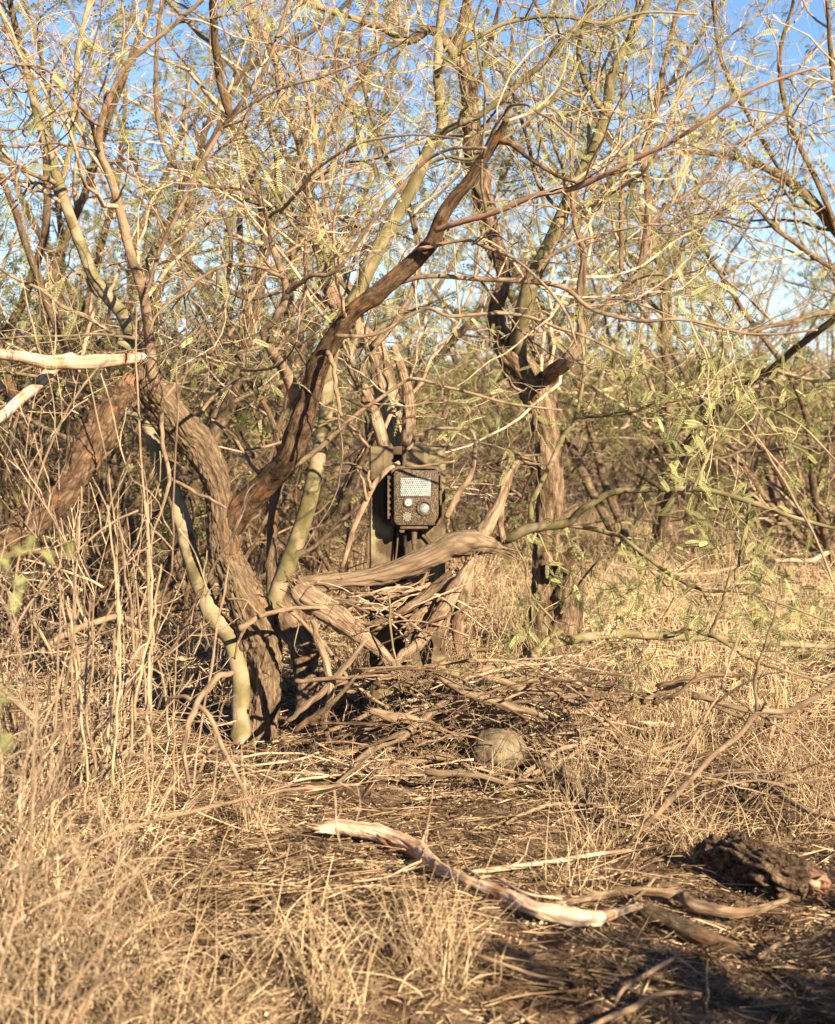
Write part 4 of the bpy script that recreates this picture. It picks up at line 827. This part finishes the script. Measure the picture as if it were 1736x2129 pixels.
def stone():
    bm = bmesh.new(); from mathutils import Matrix
    bmesh.ops.create_icosphere(bm, subdivisions=5, radius=1); c = Vector(A(1036, 1562, 4.08))
    V = np.array([v.co[:] for v in bm.verts]); d = 1+.09*fbm(V*1.6, 3, 31)+.02*fbm(V*7, 2, 33)
    for v, k in zip(bm.verts, d): v.co = Vector((v.co.x*.072*k, v.co.y*.07*k, v.co.z*.062*k))+c
    o = bmo('stone', bm, M['stone'], loc=c); tag(o, 'smooth rounded tan stone under crossing twigs right of the post foot', 'stone')
stone()
def crumbly():
    P = np.array([G(1455, 1775, .03), G(1490, 1772, .05), G(1540, 1778, .06), G(1600, 1800, .06), G(1650, 1822, .055), G(1682, 1834, .05)])
    R = np.array([.018, .034, .042, .043, .040, .03]); Q = catmull(np.column_stack([P, R]), 90)
    t = thing('crumbly_log', 'dark crumbly rotten log chunk with pale broken end at the right edge', 'log', G(1570, 1830))
    mb = MB(); mb.tubes(Q[None, :, :3], Q[None, :, 3], k=80, bark=.5, bs=90, a=.5); mb.build('bark', M['char'], t)
    P = np.array([G(1678, 1832, .05), G(1695, 1836, .052), G(1712, 1842, .05), G(1720, 1845, .05)]); R = np.array([.022, .022, .018, .008]); Q = catmull(np.column_stack([P, R]), 24)
    mb = MB(); mb.tubes(Q[None, :, :3], Q[None, :, 3], k=30, bark=.7, bs=110, a=.5)
    for i in range(22):
        a = rng.uniform(0, 6.28); q0 = P[0]+np.array([0, math.cos(a)*.018, math.sin(a)*.018]); dd = nrm(P[-1]-P[0]+rng.normal(0, .012, 3)); l_ = rng.uniform(.025, .055)
        mb.tubes((q0+dd*np.linspace(0, l_, 5)[:, None])[None], np.linspace(.006, .001, 5)[None], k=6, bark=.2, bs=90)
    mb.build("core", M["splint"], t)
crumbly()

def heap():
    for i in range(15):
        x0 = rng.uniform(880, 990); y0 = 1185+rng.uniform(-12, 25)+(990-x0)*.1; a = rng.uniform(0, 1)
        x1 = 670+a*230+rng.uniform(-15, 15); y1 = 1235+a*135+rng.uniform(-12, 12); xm, ym = (x0+x1)/2+rng.uniform(-10, 10), (y0+y1)/2+rng.uniform(-4, 22)
        rr = rng.uniform(4, 11); f = rng.uniform(0, .35)
        x1, y1 = x1+(x0-x1)*f, y1+(y0-y1)*f
        wood('bark_strip', 'splintered strip of pale peeling wood fanned out under the big grey log', 'wood strip', rng.choice(['strip', 'grey', 'tanlimb']), [(x0, y0, rr*.7), ((x0+xm)/2, (y0+ym)/2+3, rr), (xm, ym, rr), (x1, y1, rr*.35)], 4.28+rng.uniform(-.04, .06), 4.2+rng.uniform(-.06, .08), group='splintered wood strips under the big log', k=12, bark=.35, bs=60, spurs=9, sl=(.01, .05))
    for i in range(64):
        x = rng.uniform(590, 1260) if i % 3 else rng.uniform(1150, 1650); y = rng.uniform(1400, 1640); a = rng.normal(.15, .45); ln = rng.uniform(90, 240); Y = rng.uniform(4.0, 4.3)-max(0, y-1560)*.004
        dx, dy = math.cos(a)*ln/2, -math.sin(a)*ln/2; b = rng.uniform(-18, 18); rr = rng.uniform(2.6, 11)
        if (abs(x-1038) < 75 and abs(y-1548) < 45) or (x-abs(dx) < 600 and y < 1575): continue
        wood('dead_stick', 'bare grey-brown stick heaped in the brush round the post foot', 'stick', rng.choice(['tanlimb', 'grey', 'strip', 'bark']), [(x-dx, y-dy, rr), (x-dx*.4, y-dy*.4+b*.6, rr*.95), (x+dx*.3, y+dy*.3+b, rr*.8), (x+dx, y+dy, rr*.4)], Y, Y+rng.uniform(-.12, .12), group='bare sticks heaped in the brush', k=9, bark=.2, bs=60, spurs=9, sl=(.03, .16))
def thick():
    for lb, p in (('thick bent limb leaning from the big log down to the pile, nearest the thick trunk', [(650, 1290, 9), (672, 1360, 11), (688, 1430, 11), (676, 1500, 9), (690, 1560, 6)]),
                  ('thick grey limb sloping down to the right above the stone', [(905, 1400, 8), (960, 1432, 12), (1040, 1462, 12), (1110, 1480, 9), (1170, 1510, 5)]),
                  ('knobbly grey limb crossing the pile left of the stone', [(730, 1590, 6), (790, 1548, 11), (850, 1520, 12), (905, 1475, 10), (950, 1440, 5)]),
                  ('short pale limb resting on the pile below the post', [(770, 1478, 9), (830, 1492, 12), (890, 1500, 10), (925, 1520, 5)]),
                  ('forked limb spreading to the right over the pile', [(1000, 1400, 7), (1080, 1430, 10), (1160, 1445, 9), (1240, 1490, 6), (1300, 1560, 4)]),
                  ('slanting limb in front of the short trunk behind', [(600, 1500, 6), (650, 1455, 9), (705, 1400, 9), (760, 1330, 5)]),
                  ('long brown limb at the front edge of the pile', [(640, 1625, 6), (720, 1600, 9), (820, 1590, 10), (930, 1575, 9), (985, 1600, 5)])):
        wood('dead_limb', lb, 'branch', rng.choice(['grey', 'strip', 'tanlimb']), p, 4.02, 4.06, k=22, bark=.28, bs=70, spurs=12, sl=(.03, .14))
thick()
heap()
# thorny dead twig sprays piled round the post foot
def sprays():
    spots = [(640, 1420, 4.1), (700, 1480, 4.1), (760, 1540, 4.05), (900, 1480, 4.1), (980, 1520, 4.15), (1080, 1480, 4.2), (1180, 1440, 4.3), (860, 1600, 3.95), (600, 1580, 4.0), (1000, 1600, 4.0), (1120, 1640, 3.85), (720, 1620, 3.9),
             (1240, 1580, 4.0), (1330, 1560, 4.1), (540, 1600, 3.9), (440, 1580, 3.9), (930, 1420, 4.2), (1500, 1620, 3.6), (1640, 1600, 3.7), (320, 1480, 3.9), (180, 1450, 3.8), (680, 1330, 4.15), (860, 1300, 4.12), (1160, 1530, 4.1),
             (700, 1040, 4.5), (940, 1010, 4.5), (1010, 960, 4.6), (880, 1240, 4.15), (760, 1240, 4.18), (800, 1500, 4.05), (100, 1300, 3.7), (60, 1180, 3.5), (640, 1560, 3.98), (1400, 1640, 3.7), (1080, 1560, 4.05), (960, 1650, 3.8)]
    for i in range(34): spots.append((rng.uniform(560, 1260), rng.uniform(1360, 1640), rng.uniform(3.95, 4.25)))
    spots = [q for q in spots if (abs(q[0]-1038) > 75 or abs(q[1]-1548) > 50) and not (400 < q[0] < 735 and q[1] < 1575)]
    for i, (px, py, Y) in enumerate(spots):
        c = A(px, py, Y); L = []
        for j in range(3):
            d = nrm(np.array([rng.choice([-1, 1])*rng.uniform(.5, 1), rng.uniform(-.4, .4), rng.uniform(-.25, .45)])); ln = rng.uniform(.2, .42)
            tt = np.linspace(-.5, .5, 12)[:, None]
            P = c+d*tt*ln+(tt**2)*np.array([0, 0, rng.uniform(-.25, .1)])+.01*rng.normal(size=3)
            P = P+.004*np.cumsum(rng.normal(size=(12, 3)), 0)*.5
            P[:, 2] = np.maximum(P[:, 2], gz(P[:, 0], P[:, 1])+.005)
            L.append((P, np.linspace(.0035, .0012, 12)))
        P, R = stack(L); mb = MB(); mb.tubes(P, R, k=6)
        P1, R1 = spawn(P, R, 22, .04, .18, m=6, wig=.2, ang=(30, 70), rlen=.012); mb.tubes(P1, R1, k=4, cap=False)
        P2, R2 = spawn(P1, R1, 45, .010, .045, m=3, wig=.1, ang=(55, 95), rlen=.03); mb.tubes(P2, R2, k=3, cap=False)
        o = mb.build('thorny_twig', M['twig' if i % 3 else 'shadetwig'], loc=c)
        tag(o, 'spray of thin thorny dead twigs tangled in the brush pile', 'twigs', 'thorny dead twig sprays in the brush')
sprays()

# ------------------------------------------------------------------ litter and grasses
def lay(n, yr, l, w, z, name, mname, label, xs=.30, tilt=.10, mask=None, k=3):
    y = yr[0]+(yr[1]-yr[0])*rng.random(n)**1.0
    x = (rng.random(n)*2-1)*(xs*y+.25)
    if mask is not None: kk = mask(x, y); x, y = x[kk], y[kk]
    n = len(x)
    a = rng.normal(0, 1.3, n)+np.where(rng.random(n) < .3, math.pi/2, 0)
    ln = rng.uniform(l[0], l[1], n)*rng.uniform(.5, 1, n); m = 4
    tt = np.linspace(-.5, .5, m)
    el = rng.normal(0, tilt, n)
    d = np.stack([np.cos(a)*np.cos(el), np.sin(a)*np.cos(el), np.sin(el)], -1); cv = rng.normal(0, .12, n)
    P = np.stack([x, y, 0*x], -1)[:, None]+d[:, None]*(tt[None, :, None]*ln[:, None, None])
    P = P+np.stack([-np.sin(a), np.cos(a), 0*a], -1)[:, None]*(cv*ln)[:, None, None]*(tt**2)[None, :, None]
    P[..., 2] += gz(P[..., 0], P[..., 1])+rng.uniform(z[0], z[1], (n, 1))
    r = rng.uniform(w[0], w[1], n)
    R = r[:, None]*np.array([.6, 1, 1, .5])[None]
    mb = MB(); mb.tubes(P, R, k=k, cap=False); o = mb.build(name, M[mname]); tag(o, label, 'litter', kind='stuff')
pm = lambda x, y: rng.random(len(x)) < np.clip(.62+.75*fbm(np.stack([x*5, y*5, x*0], -1), 2, 61), .12, 1)
lay(60000, (1.9, 4.9), (.01, .055), (.0005, .0016), (.0, .016), 'litter', 'litter', 'dense layer of dry stem bits and leaf stalks covering the ground', mask=pm, tilt=.18)
lay(3600, (1.9, 5.2), (.06, .22), (.0006, .002), (.003, .03), 'fallen_twigs', 'litter', 'thin bare twigs and long stems strewn over the litter', tilt=.14)
lay(26000, (4.7, 11), (.04, .2), (.001, .0028), (.0, .03), 'far_litter', 'straw', 'pale dry stems covering the sunny ground beyond the post', tilt=.3)
def chips(n, name, label, mname, sz, ht, flat=True):
    y = rng.uniform(1.9, 5.2, n); x = (rng.random(n)*2-1)*(.3*y+.2)
    c = np.stack([x, y, gz(x, y)+rng.uniform(*ht, n)], -1); s_ = rng.uniform(*sz, n)*rng.uniform(.5, 1, n)
    u = nrm(rng.normal(size=(n, 3))*np.array([1, 1, .35])); w = nrm(np.cross(u, rng.normal(size=(n, 3))*np.array([.4, .4, 1]))); 
    mb = MB()
    if flat:
        q = np.stack([c-u*s_[:, None], c-w*s_[:, None]*.3, c+u*s_[:, None], c+w*s_[:, None]*.35+np.array([0, 0, .002])], 1)
        mb.raw(q.reshape(-1, 3), np.arange(n*4).reshape(-1, 4), a=np.repeat(rng.random(n), 4))
    else:
        v = np.cross(u, w); r1 = rng.uniform(.6, 1.1, (6, n, 1))*s_[None, :, None]
        V = np.stack([c+u*r1[0], c+w*r1[1], c-u*r1[2], c-w*r1[3], c+v*r1[4], c-v*r1[5]], 1)
        b = (np.arange(n)*6)[:, None, None]; T_ = np.array([[0, 1, 4], [1, 2, 4], [2, 3, 4], [3, 0, 4], [1, 0, 5], [2, 1, 5], [3, 2, 5], [0, 3, 5]])[None]+b
        mb.raw(V.reshape(-1, 3), None, a=np.repeat(rng.random(n), 6), Ft=T_.reshape(-1, 3))
    o = mb.build(name, M[mname], smooth=False); tag(o, label, 'litter', kind='stuff')
chips(42000, 'leaf_litter', 'fallen leaflets and chaff mixed into the ground litter', 'litter', (.002, .007), (0, .014))
chips(9000, 'soil_crumbs', 'small crumbs of soil and grit on the ground', 'soil', (.002, .008), (0, .006), flat=False)
def blades(name, label, x, y, h, r, mname='straw', lean=.35, m=7, k=3, droop=.25, cat='grass', kind='stuff', loc=None):
    n = len(x); a = rng.random(n)*2*math.pi; ln = h
    d = np.stack([np.cos(a)*lean*rng.random(n), np.sin(a)*lean*rng.random(n), np.ones(n)], -1); d = nrm(d)
    P = np.empty((n, m, 3)); P[:, 0] = np.stack([x, y, gz(x, y)-.01], -1); hd = np.stack([np.cos(a), np.sin(a), -np.abs(rng.normal(0, .9, n))], -1)*(droop*rng.random(n)**1.5)[:, None]
    for i in range(1, m): P[:, i] = P[:, i-1]+d*(ln/(m-1))[:, None]; d = nrm(d+hd+.05*rng.normal(size=(n, 3)))
    P[:, :, 2] = np.maximum(P[:, :, 2], gz(P[:, :, 0], P[:, :, 1])+.004)
    R = r[:, None]*np.linspace(1, .3, m)[None]
    mb = MB(); mb.tubes(P, R, k=k, cap=False); o = mb.build(name, M[mname], loc=loc); return tag(o, label, cat, kind=kind)
def clumps(nc, per, xr, yr, sp, rej=None):
    cx = rng.uniform(*xr, nc); cy = rng.uniform(*yr, nc)
    if rej is not None: k = rej(cx, cy); cx, cy = cx[k], cy[k]
    x = np.repeat(cx, per)+rng.normal(0, sp, len(cx)*per); y = np.repeat(cy, per)+rng.normal(0, sp, len(cx)*per); return x, y
x, y = clumps(150, 36, (-1.25, -.15), (1.75, 3.7), .045, lambda x, y: (x < -.04-.17*y) & (x > -.34*y-.2))
blades('tall_dry_grass', 'tall pale dry grass filling the blurred left foreground', x, y, rng.uniform(.10, .34, len(x))*np.where(rng.random(len(x)) < .1, 1.7, 1), rng.uniform(.0006, .0019, len(x)), droop=.75, lean=.65)
x, y = clumps(90, 30, (-1.25, -.15), (1.75, 3.9), .05, lambda x, y: (x < -.04-.14*y) & (x > -.34*y-.2))
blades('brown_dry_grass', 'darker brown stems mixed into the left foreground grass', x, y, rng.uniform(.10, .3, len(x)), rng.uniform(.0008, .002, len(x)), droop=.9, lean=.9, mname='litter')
x, y = clumps(120, 30, (-1.1, .25), (1.7, 2.7), .045, lambda x, y: (x < .05+rng.normal(0, .12, len(x))))
blades('matted_dry_grass', 'short matted tan grass along the bottom edge', x, y, rng.uniform(.05, .2, len(x)), rng.uniform(.0007, .0016, len(x)), droop=.9, lean=1.1)
x, y = clumps(420, 26, (-.2, 3.6), (4.6, 12), .05, lambda x, y: x > .06*y-.25)
blades('sunny_dry_grass', 'short golden dry grass on the open ground behind at right', x, y, rng.uniform(.06, .26, len(x)), rng.uniform(.0009, .002, len(x)), lean=.6, m=5)
x, y = clumps(300, 24, (-3.5, .6), (4.7, 11), .05)
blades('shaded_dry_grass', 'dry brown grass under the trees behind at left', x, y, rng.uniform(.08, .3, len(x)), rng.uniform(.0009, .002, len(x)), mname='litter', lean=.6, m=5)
x, y = clumps(60, 24, (.25, 1.2), (3.0, 4.6), .04, lambda x, y: ~((np.abs(x-.62) < .28) & (y < 3.3)))
blades('fine_dry_grass', 'thin dry grass stems rising from the litter on the right', x, y, rng.uniform(.06, .24, len(x)), rng.uniform(.0005, .0011, len(x)), lean=.7)
for px, py, nb, hh, lb in [(900, 2020, 60, .2, 'upright golden grass tuft in the middle near the bottom edge'), (1010, 1640, 30, .12, 'small dry grass tuft below the tan stone'), (520, 1720, 50, .22, 'dry grass tuft in front of the thick trunk at left'),
                       (1430, 1560, 60, .22, 'thin pale grass tuft beside the bleached stick on the right'), (680, 2100, 60, .2, 'coarse grass tuft at the bottom left of the middle'), (1250, 1480, 40, .2, 'sunlit grass tuft below the arching green stem'), (1130, 1340, 60, .25, 'dry spreading grass tuft left of the dark trunk foot')]:
    c = G(px, py); x = c[0]+rng.normal(0, .03, nb); y = c[1]+rng.normal(0, .03, nb)
    blades('grass_tuft', lb, x, y, rng.uniform(.5, 1, nb)*hh, rng.uniform(.0007, .0014, nb), kind=None, loc=c, lean=.5, droop=.15)

# ------------------------------------------------------------------ trees and brush behind
CLEAR[0] = False
def proto_tree(name, label, cat, loc, H, stems, spread, d=(5, 5, 5), leafp=12, seed=0, group=None, low=False, r0=.05, tm='twig', lf=(.05, .1), bk='bark', l1=(.5, 1.4), l2=(.2, .6), l3=(.06, .25), r1=.006):
    t = thing(name, label, cat, (0, 0, 0), group)
    L = []
    for i in range(stems):
        a = 2*math.pi*(i+rng.random()*.6)/stems; n = 26
        dirv = np.array([math.cos(a)*spread, math.sin(a)*spread, 1.]); dirv /= np.linalg.norm(dirv)
        P = np.empty((n, 3)); P[0] = (math.cos(a)*.05, math.sin(a)*.05, -.03); dd = dirv; ln = H*rng.uniform(.75, 1.1)
        for k in range(1, n):
            P[k] = P[k-1]+dd*ln/(n-1); dd = nrm(dd+.10*rng.normal(size=3)+np.array([0, 0, .02]))
        R = np.linspace(r0*rng.uniform(.6, 1), r1, n); L.append((P, R))
        mb = MB(); mb.tubes(P[None], R[None], k=8, a=.5); mb.build('trunk', M[bk], t)
    P, R = stack(L)
    P1, R1 = spawn(P, R, d[0], *l1, m=9, wig=.16, up=.03, tmin=.05 if low else .22, rlen=.012 if low else .013)
    P2, R2 = spawn(P1, R1, d[1], *l2, m=6, wig=.2, rlen=.010, rmin=.0015)
    P3, R3 = spawn(P2, R2, d[2], *l3, m=4, wig=.2, rmin=.001, rlen=.01)
    mb = MB(); mb.tubes(P1, R1, k=5, cap=False); mb.tubes(P2, R2, k=3, cap=False); mb.tubes(P3, R3, k=3, cap=False)
    mb.build('branches', M[tm], t)
    lfm = MB(); leaves(lfm, P3, R3, leafp, L=lf, pairs=5, wid=.006, ll=.018); leaves(lfm, P2, R2, leafp*.4, L=lf, pairs=5, wid=.006, ll=.018)
    if lfm.n: lfm.build('crown', M['bgleaf'], t)
    return t
def at(px, Y): return (A(px, 1000, Y)[0], Y, float(gz(A(px, 1000, Y)[0], Y))-.02)
GT = 'mesquite trees standing behind the brush pile'
pa = proto_tree('background_mesquite', 'multi-stemmed mesquite with thin crown behind the upper left, dense against the sky', 'tree', None, 4.2, 5, .45, (6, 7, 8), 14, group=GT, r0=.04)
pb = proto_tree('background_mesquite', 'loose airy mesquite behind the far right edge', 'tree', None, 3.6, 4, .6, (6, 7, 8), 16, group=GT, bk='bark', r0=.036)
pc = proto_tree('background_mesquite', 'bushy pale mesquite in the middle distance right of the dark trunk', 'tree', None, 3.0, 6, .75, (6, 6, 8), 12, group=GT, low=True, r0=.028)
for o, px, Y, rz, s in ((pa, 120, 8.0, .3, .95), (pb, 1640, 10.5, 1.2, 1.0), (pc, 1420, 13, 2.2, 1.0)):
    o.location = at(px, Y); o.rotation_euler = (0, 0, rz); o.scale = (s, s, s)
for src, px, Y, rz, s, lb in [
    (pa, 420, 9.5, 1.9, 1.0, 'dark upright mesquite behind the gap between the two left limbs'),
    (pa, -150, 7.2, 3.3, .9, 'shadowy mesquite past the left edge behind the forked tree'),
    (pa, 300, 6.8, 5.3, .9, 'dark mesquite closest behind the left limbs, its stems crossing the blue sky'),
    (pb, 560, 7.8, .7, 1.05, 'open mesquite behind the diagonal dark limb'),
    (pb, 1330, 8.6, 3.1, 1.1, 'slender mesquite between the tall ridged trunk and the arching limb'),
    (pa, 640, 12.5, 4.6, 1.1, 'mesquite seen between the thick trunk and the post, farther back'),
    (pb, 250, 13.5, 2.9, 1.15, 'pale blurred mesquite low behind the left limbs'),
    (pb, 1250, 16, 4.0, 1.1, 'distant mesquite right of the tall ridged trunk'),
    (pc, 1760, 8.5, .6, 1.0, 'full bushy mesquite at the right edge behind the arching limb'),
    (pa, 1130, 19, .9, 1.0, 'distant small mesquite behind the tall ridged trunk'),
    (pc, 30, 16, 5.0, 1.3, 'distant bushy mesquite at the left edge'),
    (pc, 860, 21, 3.7, 1.1, 'far mesquite directly behind the antenna')]:
    copy_thing(src, at(px, Y), rz, (s, s, s), lb)
GS = 'brushy shrubs behind the brush pile'
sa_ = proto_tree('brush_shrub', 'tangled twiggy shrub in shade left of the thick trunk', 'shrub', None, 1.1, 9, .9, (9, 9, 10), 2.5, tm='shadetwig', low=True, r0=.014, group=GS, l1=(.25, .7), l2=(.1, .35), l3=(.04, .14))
sb_ = proto_tree('brush_shrub', 'dry yellowish shrub behind the trail camera', 'shrub', None, 1.2, 8, .8, (9, 9, 10), 9, low=True, r0=.012, group=GS, l1=(.25, .7), l2=(.1, .35), l3=(.04, .14))
for o, px, Y, rz in ((sa_, 150, 6.0, 0), (sb_, 980, 8.5, 1)): o.location = at(px, Y); o.rotation_euler = (0, 0, rz)
for src, px, Y, rz, s, lb in [
    (sa_, 380, 6.6, 1, 1.0, 'brown twiggy shrub showing between the green stem and the vines'), (sa_, -60, 6.2, 2, 1.05, 'brown shrub at the left edge under the red broken limb'),
    (sb_, 40, 7.6, 3, 1.2, 'leafy shrub farther back at the left edge'), (sb_, 520, 8.2, 4, 1.1, 'leafy shrub behind the fork of the thick trunk'),
    (sa_, 720, 7.4, 5, 1.0, 'twiggy shrub between the leaning green stem and the post'), (sb_, 300, 9.5, .5, 1.3, 'pale shrub behind the broken red limb'),
    (sa_, 1080, 10, 2.5, 1.2, 'shaded brown shrub behind the snag on the log'), (sb_, 1300, 12.5, 4, 1.2, 'low olive shrub behind the leafy shoots'),
    (sa_, 1480, 11, 3.6, 1.2, 'reddish brown shrub beyond the sunny grass'), (sb_, 1660, 12, 2, 1.3, 'low shrub at the back right above the sunny grass'),
    (sa_, 1740, 9.5, 0, 1.1, 'bare twiggy shrub at the right edge in the middle distance'), (sb_, 820, 13, 5.2, 1.4, 'pale shrub far behind the post'),
    (sa_, 600, 14, 1.1, 1.5, 'wide brown shrub far behind the thick trunk'), (sb_, 150, 13, 2.2, 1.5, 'wide shrub far back on the left'),
    (sb_, 1120, 17, 1.4, 1.6, 'far pale shrub behind the tall ridged trunk'), (sa_, 1500, 19, 4.4, 1.7, 'far brown shrub right of centre under the trees'),
    (sb_, 1800, 20, .4, 1.7, 'far shrub near the right horizon'), (sb_, 350, 20, .9, 1.7, 'far shrub near the left horizon')]:
    copy_thing(src, at(px, Y), rz, (s, s, s), lb)
# far thicket along the horizon
def thicket():
    n = 900; a = rng.uniform(-.42, .42, n); Y = rng.uniform(26, 60, n); x = np.tan(a)*Y; h = rng.uniform(.6, 1.9, n)
    P = np.empty((n, 8, 3)); P[:, 0] = np.stack([x, Y, gz(x, Y)-.05], -1); d = nrm(np.stack([rng.normal(0, .5, n), rng.normal(0, .3, n), np.ones(n)], -1))
    for i in range(1, 8): P[:, i] = P[:, i-1]+d*(h/7)[:, None]; d = nrm(d+.15*rng.normal(size=(n, 3)))
    R = np.linspace(.03, .008, 8)[None]*np.ones((n, 1)); mb = MB(); mb.tubes(P, R, k=3, cap=False)
    P1, R1 = spawn(P, R, 6, .25, .8, m=5, wig=.2, tmin=.02, rmin=.004); mb.tubes(P1, R1, k=3, cap=False)
    o = mb.build('far_thicket_stems', M['twig']); tag(o, 'bare stems of the far-off thicket along the horizon', 'thicket', kind='stuff')
    lf = MB(); leaves(lf, P1, R1, 14, L=(.15, .3), pairs=3, wid=.03, ll=.09); o = lf.build('far_thicket_leaves', M['bgleaf']); tag(o, 'hazy olive foliage of the far-off thicket along the horizon', 'thicket', kind='stuff')
thicket()
# bushes out of frame at the right that throw the dark shade over the lower right corner
rng = np.random.default_rng(21)
sh = proto_tree('shade_bush', 'dense leafy bush beside the photographer shading the lower right corner', 'shrub', None, .95, 14, .55, (18, 16, 14), 80, low=True, r0=.02, l1=(.15, .4), l2=(.08, .25), l3=(.04, .1))
sh.location = (1.47, 1.10, -.02); sh.scale = (1.1, 1.0, .93)
copy_thing(sh, (1.86, 1.42, -.02), 2.4, (.95, .95, .9), 'added unseen leafy bush between the other two, filling out their shade right of the frame')  # unseen copy, added to fill out the corner shade
copy_thing(sh, (2.3, 1.8, -.02), 1.2, (1.1, 1.1, .8), 'added unseen leafy bush farther out at the right, blocking sky light')  # unseen copy, added to block sky light from the right
copy_thing(sh, (1.66, 2.3, -.02), 2.0, (.40, .40, .40), 'small leafy bush right of the frame throwing shade toward the crumbly log')
# dry twiggy bushes in the blurred left foreground
BG = 'bare twiggy bushes in the left foreground'
tb = proto_tree('bare_bush', 'bare tan twiggy bush in the left foreground grass, nearest the edge', 'bush', None, .85, 9, .7, (9, 8, 9), 0, low=True, r0=.0055, group=BG, l1=(.15, .5), l2=(.06, .25), l3=(.03, .1), tm='twig', bk='tanlimb', r1=.002)
tb.location = (-.86, 2.75, -.01)
copy_thing(tb, (-.84, 3.2, -.01), 1.7, (.75, .75, .85), 'bare tan twiggy bush in front of the green stem at left')
copy_thing(tb, (-.95, 3.5, -.01), 3.1, (1.1, 1.1, 1.1), 'bare tan twiggy bush behind the left foreground grass under the red broken limb')
copy_thing(tb, (-.80, 3.65, -.01), 2.6, (.85, .85, 1.55), 'tall bare twiggy bush reaching up in front of the left limbs')
copy_thing(tb, (-.62, 2.2, -.01), 4.4, (.6, .6, .55), 'low bare twiggy bush in the grass at the lower left')
copy_thing(tb, (-.68, 1.95, -.01), 5.4, (.62, .62, .9), 'out-of-focus bare bush closest to the viewer at the left edge')
for i in range(17):
    x = rng.uniform(60, 430); Y = rng.uniform(2.7, 3.7); yb = G(x, 1500)[1]; b = 1450+rng.uniform(0, 250); tp = rng.uniform(1020, 1330); k_ = rng.uniform(-28, 28); lean = rng.uniform(-45, 45)
    wood('dry_stem', 'pale upright dry stem standing in the left foreground brush', 'stem', 'straw' if i % 2 else 'tanlimb', [(x+lean, tp, 2), (x+lean*.7+k_*.5, tp+(b-tp)*.25, 3), (x+lean*.4+k_, tp+(b-tp)*.5, 3.5), (x+k_*.4, tp+(b-tp)*.8, 4), (x, b, 4)], Y, Y, group='pale upright stems in the left brush', k=6, bark=.05, spurs=6, sl=(.03, .16))
def sprig():
    t = thing('leafy_sprig', 'out-of-focus yellow-green leafy sprig poking in low at the left edge', 'sprig', A(-60, 1500, 1.5))
    L = [trace(p, 1.5, 1.6, 14) for p in ([(-120, 1560, 4), (-60, 1500, 4), (-10, 1450, 3), (30, 1405, 2)], [(-60, 1500, 3), (0, 1510, 3), (35, 1545, 2)], [(-130, 1180, 3), (-20, 1150, 3), (90, 1150, 3), (165, 1165, 2)], [(-10, 1150, 2), (30, 1200, 2), (45, 1255, 2)])]
    P, R = stack(L, 14); mb = MB(); mb.tubes(P, R, k=6); mb.build('stem', M['gtwig'], t)
    lf = MB(); leaves(lf, P, R, 60, L=(.012, .022), pairs=5, wid=.0022, ll=.006); lf.build('foliage', M['leaf'], t)
sprig()
for o in bpy.data.objects:
    if '_o' in o: del o['_o']
